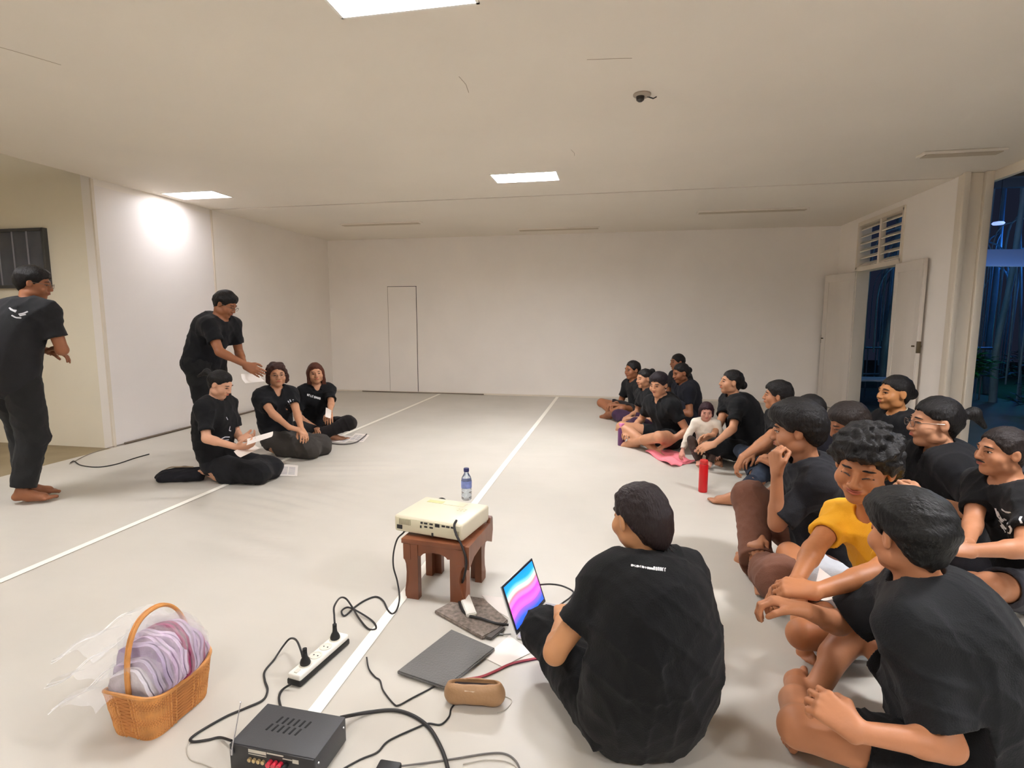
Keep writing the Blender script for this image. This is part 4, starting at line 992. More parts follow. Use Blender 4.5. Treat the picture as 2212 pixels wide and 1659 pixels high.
def screen_mat():
    m = bpy.data.materials.new('screen_image'); m.use_nodes = True; nt = m.node_tree; N = nt.nodes.new; L = nt.links.new
    b = nt.nodes['Principled BSDF']; b.inputs['Base Color'].default_value = (0.01, .01, .01, 1); b.inputs['Roughness'].default_value = .2
    tc = N('ShaderNodeTexCoord'); sp = N('ShaderNodeSeparateXYZ'); L(tc.outputs['Object'], sp.inputs[0])
    def mth(op, a, b_=None):
        n = N('ShaderNodeMath'); n.operation = op
        for i, v in enumerate((a, b_)):
            if v is None: continue
            if isinstance(v, (int, float)): n.inputs[i].default_value = v
            else: L(v, n.inputs[i])
        return n.outputs[0]
    # height 0..1 bent by a slow wave: blue hills below, pink and red dunes, orange, sky blue on top
    w = mth('MULTIPLY', mth('SINE', mth('MULTIPLY', sp.outputs[0], 17.0)), .016)
    t = mth('DIVIDE', mth('ADD', mth('ADD', sp.outputs[2], w), mth('MULTIPLY', sp.outputs[0], -.10)), LH)
    cr = N('ShaderNodeValToRGB'); e = cr.color_ramp.elements
    e[0].position = 0; e[0].color = lin((20, 70, 220)) + (1,); e[1].position = 1; e[1].color = lin((8, 120, 225)) + (1,)
    for p, c in ((.18, (30, 80, 245)), (.30, (130, 70, 245)), (.38, (255, 90, 245)), (.50, (250, 60, 180)), (.55, (255, 110, 200)), (.64, (255, 110, 130)), (.70, (255, 215, 190)), (.76, (130, 190, 235)), (.84, (10, 140, 245))):
        q = e.new(p); q.color = lin(c) + (1,)
    L(t, cr.inputs[0]); L(cr.outputs[0], b.inputs['Emission Color']); b.inputs['Emission Strength'].default_value = .95
    return m
MB().box((0, -.0015, LH / 2 + .007), (LW - .028, .0012, LH - .030)).build('screen', screen_mat(), sc_, smooth=False)
b = MB()
for k in range(9): b.box((-.045 + k * .0112, -.0024, .021), (.008, .0006, .0075), bev=.0002)
b.build('icon_row', mat('screen_icons', (200, 225, 255), .4, emit=(190, 220, 255), estr=.8), sc_)

# ---------------------------------------------------------------- folder, case, cloths, small things by the laptop
def slab_poly(name, pts, z0, z1, m, label, cat, bump_=None):
    bm = bmesh.new(); lo_ = [bm.verts.new((p[0], p[1], z0)) for p in pts]; hi_ = [bm.verts.new((p[0], p[1], z1)) for p in pts]; n = len(pts)
    bm.faces.new(lo_[::-1]); bm.faces.new(hi_)
    for i in range(n): bm.faces.new((lo_[i], lo_[(i + 1) % n], hi_[(i + 1) % n], hi_[i]))
    bmesh.ops.bevel(bm, geom=bm.edges[:], offset=min(.004, (z1 - z0) * .35), segments=2, affect='EDGES')
    bmesh.ops.recalc_face_normals(bm, faces=bm.faces)
    me = bpy.data.meshes.new(name); bm.to_mesh(me); bm.free(); o = link(name, me, m)
    return tag(o, label, cat)
P4 = [G(857, 1452, .012), G(962, 1488, .012), G(1070, 1402, .012), G(975, 1361, .012)]
fo = slab_poly('laptop_sleeve', [(p.x, p.y) for p in P4], .004, .018, mat('grey_felt', (88, 86, 82), .9, bump=.3, bscale=150, sheen=.3, var=.06), 'flat dark grey felt laptop sleeve lying on the floor', 'sleeve')
b = MB(); b.tube([P4[0].lerp(P4[1], .04) + Vector((0, 0, .006)), P4[0].lerp(P4[1], .96) + Vector((0, 0, .006))], .0012, 6); b.build('seam', mat('grey_felt2', (60, 58, 56), .9), fo)
# brown spectacle case: rounded box with open mouth
g = G(1025, 1520, 0)
cs_ = empty('brown_case', (g.x + .0, g.y + .004, .001), 'open tan leather case with dark inside, beside the grey sleeve', 'case', math.radians(6))
Cf = Fld((-.12, -.07, -.01), (.12, .07, .11), .003)
for sx in (-1, 1): Cf.put(cone((sx * .072, 0, .030), (sx * .070, -.004, .062), .031, .024), .012)
Cf.put(ell((0, 0, .044), (.102, .043, .043)), .03)
Cf.clip(lambda X, Y, Z: .001 - Z + 0 * X + 0 * Y)
Cf.put(cone((-.068, .008, .088), (.068, .008, .090), .026, .022), .006, 's'); Cf.put(cone((-.064, .008, .062), (.064, .008, .064), .020, .017), .004, 's')
Cf.mesh('case_body', mat('tan_leather', (168, 130, 92), .45, bump=.15, bscale=120, var=.1), cs_)
MB().box((0, .008, .054), (.150, .034, .012), bev=.004).build('lining', mat('case_lining', (30, 18, 18), .8), cs_)
b = MB(); b.tube([(-.03, -.032, .066), (0, -.034, .066), (.01, -.033, .066)], .003); b.build('clasp', mat('pale_clasp', (214, 196, 170), .3), cs_)
g = [G(1080, 1500, .002), G(1105, 1512, .002), G(1095, 1530, .002), G(1075, 1540, .002)]
b = MB(); b.tube(spline(g, 6), .0016, 6); tag(b.build('spectacles_cord', mat('pale_cable', (190, 184, 172), .5)), 'thin clear loop beside the right end of the tan case', 'cord')
# mottled folded mat with papers on it
P5 = [G(938, 1322, .008), G(1042, 1380, .008), G(1075, 1362, .008), G(1098, 1342, .008), G(1045, 1295, .008), G(1000, 1288, .008)]
slab_poly('speckled_pouch', [(p.x, p.y) for p in P5], .001, .016, mat('speckled_felt', (128, 116, 106), .95, bump=.6, bscale=90, var=.45, vscale=55), 'speckled grey brown flat pouch on the floor under the stool leg', 'pouch')
o = slab_poly('pouch_zip', [(p.x, p.y) for p in (G(1048, 1376, .012), G(1062, 1380, .012), G(1092, 1356, .012), G(1080, 1350, .012))], .003, .014, mat('dark_grey_cloth', (84, 78, 74), .8), 'small dark grey cable pouch at the corner of the speckled pouch', 'pouch')
P6 = [G(994, 1297, .02), G(1012, 1283, .02), G(1030, 1330, .02), G(1008, 1334, .02)]
slab_poly('white_adapter', [(p.x, p.y) for p in P6], .0165, .034, M_WHITE, 'white power adapter lying on the speckled pouch', 'adapter')
b = MB(); b.box((0, 0, .004), (.04, .012, .006), bev=.002); b.tube([(.02, 0, .005), (.05, .01, .004)], .0025); o = b.build('usb_dongle', mat('grey_dongle', (120, 120, 118), .5)); g = G(1078, 1372, 0); o.location = (g.x, g.y, .001); tag(o, 'tiny grey dongle between the sleeve and the laptop', 'dongle')
P7 = [G(1045, 1420, .003), G(1085, 1440, .003), G(1150, 1408, .003), G(1100, 1372, .003)]
slab_poly('white_paper', [(p.x, p.y) for p in P7], .001, .003, mat('paper', (236, 228, 220), .7), 'blank white paper sheet on the floor in front of the laptop', 'paper')
P7 = [G(1040, 1285, .003), G(1066, 1315, .003), G(1100, 1335, .003), G(1085, 1290, .003)]
slab_poly('white_paper', [(p.x, p.y) for p in P7], .001, .003, mat('paper', (236, 228, 220), .7), 'white paper sheet between the stool and the laptop screen', 'paper')

# ---------------------------------------------------------------- papers near the left group
def paper(pts, label, lines=6, z=.002, name='printed_page'):
    q = [Vector(G(x, y, z)) for x, y in pts]; b = MB()
    b.grid(lambda u, v: (q[0].lerp(q[1], u)).lerp(q[3].lerp(q[2], u), v) + Vector((0, 0, .0015 + .004 * math.sin(u * 3) * v)), 6, 6, .0006)
    o = b.build(name, mat('paper', (236, 228, 220), .7)); tag(o, label, 'paper'); b = MB()
    for k in range(lines):
        v = .15 + .7 * k / lines
        for j in range(3):
            u0 = .1 + j * .28; p = [(q[0].lerp(q[1], u)).lerp(q[3].lerp(q[2], u), vv) + Vector((0, 0, .0024 + .004 * math.sin(u * 3) * vv)) for u, vv in ((u0, v), (u0 + .24, v), (u0 + .24, v + .035), (u0, v + .035))]
            b.bm.faces.new([b.bm.verts.new(x) for x in p])
    b.build('printed_lines', mat('ink_grey', (120, 118, 132), .8), o, smooth=False); return o
paper([(583, 1028), (642, 1029), (644, 1006), (590, 1003)], 'printed white page on the floor in front of the kneeling woman')
paper([(700, 952), (745, 957), (770, 944), (722, 938)], 'crumpled printed page on the floor before the long haired woman')
paper([(750, 952), (785, 955), (798, 940), (768, 936)], 'printed page at the outer end of the paper row by the long haired woman')
b = MB(); P = spline(gz([(715, 958), (740, 960), (768, 956), (785, 945), (792, 938)], .006), 6); b.tube(P, .008, 6); tag(b.build('fabric_strip', mat('dark_grey_cloth', (84, 78, 74), .8)), 'dark narrow strip beside the pages of the long haired woman', 'strip')
# dark bag behind the kneeling woman
g = G(385, 1040, 0)
bg = empty('cloth_bag', (g.x, g.y + .03, 0), 'crumpled black cloth bag behind the kneeling woman', 'bag', .15)
Bf = Fld((-.25, -.14, -.01), (.25, .16, .16), .005); Bf.put(ell((-.02, 0, .04), (.19, .08, .05)), .03); Bf.put(ell((.10, .02, .05), (.10, .09, .06)), .03); Bf.put(ell((-.13, -.02, .03), (.08, .06, .035)), .03); Bf.put(ell((-.02, .05, .06), (.1, .05, .05)), .03)
Bf.noise(.012, 45, 3); Bf.clip(lambda X, Y, Z: .001 - Z + 0 * X + 0 * Y); Bf.mesh('bag_body', cloth_mat((30, 30, 36)), bg)
b = MB(); b.tube(spline([(-.16, 0, .075), (-.10, .02, .105), (-.02, .0, .115), (.05, .01, .115), (.10, .02, .11)], 6), .005, 6); b.build('strap', mat('beige_strap', (160, 140, 116), .7), bg)
# loose cable at the left wall
cable('loose_cable', 'dark cable end and thin cable lying by the left wall', gz([(152, 1000, .01), (160, 996, .01), (175, 1005), (210, 1009), (250, 1003), (290, 990), (322, 981)], .005), .005)
cable('loose_cable', 'pale thin cable along the foot of the left wall', gz([(150, 1002, .006), (200, 978), (280, 955), (400, 925), (555, 885)], .006), .004, mat('pale_grey_cable', (150, 140, 126), .6))

# ---------------------------------------------------------------- bottles and pink cloth on the right
g = G(1342, 962, 0)
o = empty('water_flask', (g.x, g.y, .001), 'purple flask with a pink lid in front of the cross-legged woman in shorts', 'bottle')
mp_ = mat('purple_flask', (92, 44, 92), .35)
MB().lathe([(0, 0), (.036, 0), (.038, .006), (.038, .18), (.034, .195), (0, .195)], seg=24).build('bottle_body', mp_, o)
MB().lathe([(0, .195), (.030, .195), (.032, .2), (.030, .235), (.024, .24), (0, .24)], seg=24).build('lid', mat('pink_lid', (206, 120, 170), .4), o)
g = G(1518, 1062, 0)
o = empty('water_flask', (g.x, g.y, .001), 'tall bright red flask standing alone on the floor before the right group', 'bottle')
MB().lathe([(0, 0), (.032, 0), (.034, .006), (.034, .215), (.031, .222), (0, .222)], seg=28).build('bottle_body', mat('red_flask', (190, 22, 26), .3), o)
MB().lathe([(0, .222), (.028, .222), (.031, .226), (.031, .250), (.028, .254), (0, .254)], seg=28).build('lid', mat('red_flask_lid', (196, 44, 40), .35), o)
P8 = [G(1396, 974, .02), G(1420, 985, .02), G(1436, 1000, .02), G(1462, 1007, .02), G(1492, 1001, .02), G(1500, 992, .02), G(1470, 985, .02), G(1440, 975, .02)]
b = MB(); q = [G(1394, 976, .01), G(1450, 1007, .01), G(1500, 998, .01), G(1445, 972, .01)]
b.grid(lambda u, v: (q[0].lerp(q[1], u)).lerp(q[3].lerp(q[2], u), v) + Vector((.02 * math.sin(7 * v), .02 * math.sin(6 * u), .012 + .012 * math.sin(9 * u + 4 * v) + .008 * math.sin(14 * v - 6 * u))), 24, 24, .01)
o = b.build('pink_cloth', mat('pink_fabric', (236, 130, 142), .8, bump=.3, bscale=60, var=.12, vscale=12)); tag(o, 'crumpled salmon pink cloth on the floor before the right group', 'cloth')
# green pouch, white paper beside the front woman
g = G(1515, 1322, 0)
o = empty('green_cushion', (g.x - .035, g.y + .06, 0), 'green bolster standing behind the front woman right arm', 'cushion', .1)
Gf = Fld((-.12, -.16, -.01), (.12, .16, .26), .005); Gf.put(cone((.03, -.04, .05), (.0, .06, .17), .045, .035), .02); Gf.put(cone((-.01, -.04, .05), (-.03, .06, .17), .045, .035), .03)
Gf.noise(.003, 40, 4); Gf.clip(lambda X, Y, Z: .001 - Z + 0 * X + 0 * Y); Gf.mesh('cover', mat('green_fabric', (32, 132, 92), .7, bump=.3, bscale=120), o)
b = MB(); b.tube(spline([(.06, -.07, .03), (.05, -.02, .11), (.03, .04, .18)], 5), .004, 6); b.build('piping', mat('green_piping', (20, 104, 70), .7), o)
o = MB().box((0, 0, .11), (.004, .10, .20), Matrix.Rotation(.1, 3, 'Y')).build('white_folder', mat('paper', (236, 228, 220), .7), smooth=False); o.location = (g.x - .115, g.y + .10, 0.005); tag(o, 'white folder leaning on the green bolster', 'folder')

# ---------------------------------------------------------------- basket with packed cloths
ZB = .155
c = [G(205, 1462, ZB), G(325, 1515, ZB), G(472, 1400, ZB), G(352, 1362, ZB)]
c0, c1, c2 = G(232, 1545, .0), G(322, 1582, 0), G(470, 1478, 0)
d = c[2] - c[1]; an = math.atan2(d.y, d.x); BL = d.length; BW = .20
ctr = (c[1] + c[2]) / 2 + Vector((-math.sin(an), math.cos(an), 0)) * BW / 2
bk = empty('wicker_basket', (ctr.x - .0, ctr.y - .01, .001), 'woven honey brown basket with a tall handle, filled with packed cloths', 'basket', an)
M_WK = mat('wicker', (206, 142, 76), .45, bump=.3, bscale=60, var=.22, vscale=24)
M_WK2 = mat('wicker_dark', (184, 120, 62), .5, var=.2, vscale=20)
print('basket', BL, ctr)
def bask(t, z):
    """point of the wall: t around, z 0..1 upwards; superellipse that widens and has raised ends"""
    a = 2 * math.pi * t; cx_, sy_ = math.cos(a), math.sin(a); e_ = .38
    f = .84 + .16 * z; hx, hy = BL / 2 * f, BW / 2 * f
    x = hx * math.copysign(abs(cx_) ** e_, cx_); y = hy * math.copysign(abs(sy_) ** e_, sy_)
    zz = (ZB - .022 + .03 * (abs(x) / hx) ** 3) * z
    return Vector((x, y, zz))
N_ST = 96
for side in range(1):
    b = MB()
    for k in range(N_ST):
        t0 = (k + .5) / N_ST; 
        p = [bask(t0, z / 5) for z in range(6)]
        b.tube([q_ + Vector((q_.x, q_.y, 0)).normalized() * (.0015 * (1 if i % 2 else -1)) for i, q_ in enumerate(p)], .0042, 6)
    o = b.build('upright_canes', M_WK, bk); o['kind'] = 'stuff'
b = MB()
for k in range(22):
    z = .04 + k * .9 / 21
    pts = [bask(i / 144, z) for i in range(145)]
    pts = [q_ + Vector((q_.x, q_.y, 0)).normalized() * (.0022 * math.sin(math.pi * (i * N_ST / 144 + k))) for i, q_ in enumerate(pts)]
    b.tube(pts, .0034, 5, caps=False)
o = b.build('woven_strands', M_WK2, bk); o['kind'] = 'stuff'
b = MB()
for dr in (0, .006): b.tube([bask(i / 96, 1.0 + dr) * (1 + dr * .8) for i in range(97)], .0062, 7, caps=False)
b.build('rim', M_WK, bk)
b = MB(); b.prism([(bask(i / 48, 0).x * .99, bask(i / 48, 0).y * .99) for i in range(48)], .002, .010); b.build('bottom', M_WK2, bk, smooth=False)
# handle: arch across the narrow axis as photographed, leaning back
hp_ = [(-BL * .43, -.012, .03)]
for i in range(29):
    a = math.pi * i / 28; ca, sa = math.cos(a), math.sin(a)
    hp_.append((-BL * .44 * math.copysign(abs(ca) ** .85, ca), -.012 + .02 * sa, .13 + .245 * sa ** .8))
hp_.append((BL * .43, -.012, .03))
b = MB(); b.tube(hp_, .0065, 8); b.tube([(x, y + .009, z + .003) for x, y, z in hp_], .004, 6); b.build('handle', M_WK, bk)
# packets: folded cloth in clear film, standing like files
def wprof(y, z):
    t = max(0, min(1, (z - .105) / .07)); t = t * t * (3 - 2 * t)
    return max(-BW * .33, min(BW * .33, y)) * (1 - t) + y * 1.08 * t
pal = [(206, 200, 206), (186, 172, 192), (178, 160, 186), (204, 180, 206), (212, 190, 214), (150, 40, 90), (200, 176, 204), (190, 160, 190), (160, 56, 100), (206, 170, 200)]
M_FILM = mat('clear_film', (250, 250, 252), .12, trans=0, alpha=.2, spec=.9, bump=1, bscale=34)
names = ['whitish grey', 'grey lilac', 'dull mauve', 'pale lilac', 'light lavender', 'deep magenta', 'pale mauve', 'soft purple', 'dark raspberry', 'pink lilac']
for k in range(10):
    x = -BL * .31 + k * BL * .64 / 9
    wp = empty('cloth_packet', (0, 0, 0), '%s cloth folded in clear film, %s in the wicker basket' % (names[k], ['nearest the basket handle foot', 'second from the handle foot', 'third from the handle foot', 'fourth from the handle foot', 'just before the middle', 'just past the middle', 'fourth from the far end', 'third from the far end', 'second from the far end', 'at the far end'][k]), 'packet', an, 'packed cloths in the basket')
    wp.location = (ctr.x + x * math.cos(an), ctr.y - .01 + x * math.sin(an), .013)
    rs = random.Random(k); w = BW * (.80 + .30 * math.sin(math.pi * (k + .6) / 10)); h = .17 + .125 * math.sin(math.pi * (k + .8) / 10.5) ** .8 + rs.uniform(-.01, .01); ph = rs.uniform(0, 6); lean = -.10 + .035 * k
    b = MB()
    for f in range(2):
        b.grid(lambda u, v: ((f * .016 - .008) + .003 * math.sin(9 * u + ph) + .0045 * math.sin(14 * v + 5 * u + ph) + math.sin(lean) * max(0, v * h - .06), wprof((u - .5) * w, v * h) * (1 - .25 * v ** 6) + .003 * math.sin(11 * v), v * h * math.cos(lean) * (1 - .12 * abs(2 * u - 1) ** 2.5) + .003 * math.sin(8 * u + ph)), 16, 16, .011)
    b.build('folded_cloth', mat('packed_cloth_%d' % k, pal[k], .8, bump=.6, bscale=30, var=.22, vscale=16), wp)
    b = MB()
    for f in (-1, 1):
        b.grid(lambda u, v: (f * .020 * (1 - abs(2 * u - 1) ** 3) + .004 * math.sin(16 * v + 7 * u + ph + f) + math.sin(lean) * max(0, v * h * 1.12 - .06), wprof((u - .5) * (w + .012), v * h * 1.12) * (1 - .15 * v ** 6), v * h * 1.12 * math.cos(lean) * (1 - .10 * abs(2 * u - 1) ** 3) + .005 * math.sin(13 * u + ph)), 18, 18)
    b.build('clear_bag', M_FILM, wp)
# loose empty film bags spilling over the side away from the camera
for k in range(3):
    o = empty('film_bag', (ctr.x - BL * .25 * math.cos(an) - .05 * k, ctr.y - BL * .25 * math.sin(an) + .03 + .05 * k, .10), ['empty clear film bag spilling out low over the basket side', 'empty clear film bag spilling out at mid height over the basket side', 'empty clear film bag spread highest above the basket side'][k], 'bag', an, 'empty film bags on the basket')
    ph = k * 2.1
    b = MB(); b.grid(lambda u, v: (-.03 + (u - .5) * .30 + .01 * math.sin(9 * v + ph), .02 + v * .20, .05 + .05 * k + .10 * v - .14 * v * v + .008 * math.sin(12 * u + ph) + .006 * math.sin(17 * v + 5 * u)), 20, 14)
    b.build('film', M_FILM, o)
    b = MB()
    for w_ in (.93, .99): b.tube([(-.03 + (u - .5) * .30 + .01 * math.sin(9 * w_ + ph), .02 + w_ * .20, .052 + .05 * k + .10 * w_ - .14 * w_ * w_ + .008 * math.sin(12 * u + ph) + .006 * math.sin(17 * w_ + 5 * u)) for u in np.linspace(0, 1, 21)], .0016, 5)
    b.build('adhesive_strip', mat('white_seal', (240, 240, 236), .3), o)
# ---------------------------------------------------------------- people
CROSS = {'R': ((-.09, .30, .06), (1, .25, .35)), 'L': ((.10, .36, .065), (-1, .25, .35))}
CROSSF = {'R': ((-1, .35, -.15), (0, .5, .8)), 'L': ((1, .35, -.15), (0, .5, .8))}
KNEEL = {'R': ((.10, .03, .055), (0, 1, -.12)), 'L': ((-.10, .03, .055), (0, 1, -.12))}
KNEELF = {'R': ((-.2, -1, -.1), (0, .1, -1)), 'L': ((.2, -1, -.1), (0, .1, -1))}
LAP = {'R': (.07, .30, .20), 'L': (-.07, .30, .20)}
LAPW = {'R': ((-1, .5, -.3), (0, -.3, -1)), 'L': ((1, .5, -.3), (0, -.3, -1))}
def W_(x, y, d): return ('w',) + tuple(PD(x, y, d))
def WG(x, y, z): return ('w',) + tuple(G(x, y, z))
P = {}
TAN, BRN, LT, PALE = (178, 122, 88), (156, 100, 68), (196, 142, 108), (212, 160, 130)
# left side
P['A'] = person('person standing at the left edge with their back turned, black tee and loose dark trousers', (76, 577), 3.95, -6, s=1.02, pz=.90, lf=.09, ls=.11, look=(-46, -10, 0),
    legs={'R': ((.05, -.04, .085), (.1, 1, 0)), 'L': ((-.07, .06, .085), (-.1, 1, 0))}, foot={'R': ((.85, .5, -.02), (0, 0, 1)), 'L': ((.7, .7, -.02), (0, 0, 1))},
    hands={'R': (.10, .26, 1.10), 'L': (-.04, .27, 1.08)}, elb={'R': (1, -.3, -1), 'L': (-1, -.4, -.8)}, skin=BRN, hair='short', shirt=(34, 34, 36), pants=(34, 34, 34), pants_r=1.5, vox=.009, hv=.006, loose=.02, glasses=True, hem=-.16, sleeve=.68, bulk=1.05)
P['B'] = person('person in black tee and shorts bending forward to hand over papers', (497, 632), 5.1, -88, s=1.03, pz=.92, lf=.19, look=(8, -28, 0),
    legs={'R': ((.09, .0, .085), (0, 1, 0)), 'L': ((-.09, .08, .085), (0, 1, 0))}, foot={'R': ((0, 1, 0), (0, 0, 1)), 'L': ((0, 1, 0), (0, 0, 1))},
    hands={'R': W_(533, 789, 4.95), 'L': W_(530, 792, 5.25)}, wrist={'R': ((.1, 1, -.5), (-1, 0, -.4)), 'L': ((-.1, 1, -.5), (1, 0, -.4))}, curl=.35, skin=BRN, hair='short', shirt=(17, 17, 20), shorts=(24, 24, 24, .86), vox=.009, hv=.006, glasses=True, hem=-.10, sleeve=.66, bulk=1.22, hip_w=1.15)
P['C'] = person('woman kneeling in black, hair tied back, reading a white page', (486, 803), 4.5, -88, s=.97, pz=.14, lf=-.02, look=(4, -26, 0), legs=KNEEL, foot=KNEELF,
    hands={'R': W_(512, 966, 4.3), 'L': W_(520, 948, 4.5)}, wrist={'R': ((.0, 1, .1), (-.6, 0, .8)), 'L': ((.0, 1, .1), (.6, 0, .8))}, curl=.5, skin=PALE, hair='pony', shirt=(13, 13, 15), pants=(22, 22, 25), pants_r=1.35, vox=.0085, hv=.006, fem=True, sleeve=.80, loose=.012, lapfill=True)
P['D'] = person('woman with short curly hair seated on folded legs in black polo and grey trousers', (597, 785), 5.4, -98, s=1.0, pz=.13, lf=-.03, tw=-30, look=(-40, 2, 0), legs=KNEEL, foot=KNEELF,
    hands={'R': W_(640, 940, 5.05), 'L': W_(652, 930, 5.2)}, wrist={'R': ((-.6, .8, -.3), (0, -.3, -1)), 'L': ((.6, .8, -.3), (0, -.3, -1))}, skin=LT, hair='wavy', haircol=(58, 34, 28), shirt=(16, 16, 19), pants=(62, 58, 54), pants_r=1.45, vox=.009, hv=.006, fem=True, neckcut='v', bulk=1.18, sleeve=.6, glasses=True, lapfill=True)
P['E'] = person('woman with long reddish brown hair sitting cross-legged, black shirt with lettering', (679, 785), 6.1, -138, s=.98, pz=.10, lf=.04, look=(-6, 2, 4), legs=CROSS, foot=CROSSF,
    hands={'R': (.12, .32, .2), 'L': W_(712, 898, 5.75)}, skin=LT, hair='long', haircol=(82, 42, 28), shirt=(14, 14, 17), pants=(24, 20, 20), pants_r=1.3, vox=.009, hv=.006, fem=True, neckcut='v', bulk=1.12, sleeve=.8)
# far right group
P['F'] = person('man in black tee cross-legged, backmost of the right group towards the room middle', (1366, 779), 7.2, 118, s=1.06, legs=CROSS, foot=CROSSF, hands=LAP, look=(6, -4, 0), skin=BRN, hair='thin', shirt=BLK, shorts=(40, 36, 36, .7), vox=.010, hv=.0062, pz=.10, lf=.05)
P['G'] = person('woman with a top bun leaning behind the woman in black polo and shorts', (1392, 797), 6.35, 112, legs=CROSS, foot=CROSSF, hands=LAP, look=(6, -4, 0), skin=LT, hair='bun', extra=(.075,), shirt=BLK, pants=(58, 36, 58), vox=.010, hv=.0062, pz=.10, lf=.10, fem=True, s=.96)
P['H'] = person('woman in black polo and short shorts sitting cross-legged behind the pink cloth', (1422, 806), 5.6, 128, legs=CROSS, foot=CROSSF, hands={'R': (.22, .30, .17), 'L': (-.20, .22, .08)}, look=(14, -10, 0), skin=LT, hair='short', haircol=(30, 22, 26), shirt=(13, 13, 15), shorts=(15, 15, 17, .5), vox=.009, hv=.006, pz=.10, lf=.10, fem=True, neckcut='v', bulk=1.15, s=1.04)
P['I'] = person('person with cropped hair rising just behind the woman with low bun at the far back', (1464, 764), 7.75, 108, legs=CROSS, foot=CROSSF, hands=LAP, look=(4, -2, 0), skin=BRN, hair='buzz', shirt=(26, 26, 32), pants=(36, 36, 44), vox=.010, hv=.0062, pz=.10, lf=.05, s=1.03)
P['J'] = person('woman with a dark bun in dark blue tee near the back wall', (1468, 785), 6.85, 108, s=1.05, legs={'R': ((-.05, .32, .06), (1, .3, .3)), 'L': ((-.12, .62, .06), (-.2, .3, 1))}, foot={'R': ((-1, .35, -.15), (0, .5, .8)), 'L': ((0, 1, -.2), (0, 0, 1))}, hands=LAP, look=(4, -12, 0), skin=BRN, hair='bun', extra=(.01,), shirt=(24, 24, 32), pants=(42, 42, 52), vox=.010, hv=.0062, pz=.10, lf=.10, fem=True)
P['K'] = person('small child with fringe in a cream long-sleeved top in front of the seated woman', (1527, 871), 5.05, 168, s=.56, hs=1.25, pz=.06, lf=.02, legs={'R': ((.06, .40, .06), (.4, .3, 1)), 'L': ((-.10, .40, .06), (-.4, .3, 1))}, foot={'R': ((0, 1, .4), (0, -.4, 1)), 'L': ((0, 1, .4), (0, -.4, 1))},
    hands={'R': (.34, .22, .20), 'L': (-.24, .26, .26)}, look=(8, -14, 0), skin=(208, 152, 132), hair='bob', haircol=(44, 22, 30), shirt=(226, 216, 200), pants=(60, 46, 40), sleeve=1.85, vox=.011, hv=.0055)
P['L'] = person('woman with a low bun in black tee, in profile beside the small child', (1584, 799), 5.15, 96, pz=.10, lf=.14, legs=CROSS, foot=CROSSF, hands={'R': W_(1535, 955, 4.95), 'L': W_(1542, 960, 4.8)}, wrist={'R': ((0, 1, -.2), (-.8, 0, -.6)), 'L': ((0, 1, -.3), (.6, 0, -.8))}, look=(-2, 4, 0), skin=LT, hair='bun', extra=(-.02,), shirt=(14, 14, 16), pants=(16, 16, 18), pants_r=1.3, vox=.0085, hv=.0055, fem=True, bulk=1.12, sleeve=.75, loose=.015)
P['M'] = person('young man in black tee resting his forearm on a raised knee, dark rolled jeans', (1684, 824), 4.4, 88, pz=.10, lf=.12, legs={'R': ((-.05, .30, .06), (1, .3, .3)), 'L': WG(1592, 1076, .08) and (('w',) + tuple(G(1592, 1070, .08)), (-.1, .3, 1))}, foot={'R': ((-1, .35, -.15), (0, .5, .8)), 'L': ((.2, 1, -.05), (0, 0, 1))},
    hands={'R': (.10, .30, .2), 'L': W_(1600, 990, 4.05)}, elb={'L': (-.3, -.2, .1)}, wrist={'L': ((.0, .5, -1), (0, -1, -.3))}, curl=.6, look=(-14, 2, 0), skin=TAN, hair='short', shirt=BLK, pants=(44, 52, 66), vox=.0085, hv=.0055, neckcut='round')
P['N'] = person('head and shoulders of a person with close-cropped hair behind the pensive man', (1750, 851), 3.95, 70, pz=.10, lf=.12, legs={'R': ((.08, .24, .08), (.1, .4, 1)), 'L': ((-.08, .24, .08), (-.1, .4, 1))}, foot={'R': ((0, 1, 0), (0, 0, 1)), 'L': ((0, 1, 0), (0, 0, 1))}, hands={'R': (.12, .36, .28), 'L': (-.12, .36, .28)}, look=(0, 0, 0), skin=TAN, hair='buzz', shirt=(24, 22, 30), pants=(36, 36, 44), vox=.011, hv=.0062)
P['P'] = person('person with dark short hair bowing the head, half hidden behind the yellow shirt', (1820, 874), 3.35, 88, hs=1.1, pz=.10, lf=.14, legs=CROSS, foot=CROSSF, hands={'R': (.05, .28, .3), 'L': (-.05, .28, .3)}, look=(6, -22, 0), skin=BRN, hair='short', haircol=(40, 32, 28), shirt=BLK, pants=(36, 36, 40), vox=.010, hv=.006)
P['Q'] = person('thin woman with a bun and necklace sitting by the open door', (1938, 811), 3.95, 98, pz=.12, lf=.06, legs=CROSS, foot=CROSSF, hands=LAP, look=(2, 2, 0), skin=(190, 130, 80), hair='bun', extra=(.0,), shirt=(14, 14, 18), pants=(22, 22, 26), vox=.009, hv=.0055, fem=True, s=1.05, hs=1.05)
P['R'] = person('person with glasses and a dark ponytail in black polo, in profile by the white post', (2024, 858), 3.05, 90, pz=.11, lf=.06, s=1.06, hs=1.15, legs=CROSS, foot=CROSSF, hands={'R': W_(1985, 1068, 2.92), 'L': W_(1996, 1076, 2.8)}, wrist={'R': ((0, 1, .3), (-1, 0, 0)), 'L': ((.3, 1, .3), (1, 0, 0))}, curl=1.0, look=(-4, -2, 0), skin=LT, hair='pony', shirt=(20, 20, 23), shorts=(46, 46, 50, .7), vox=.008, hv=.005, neckcut='v', sleeve=.85, loose=.03, glasses=True, bulk=1.12)
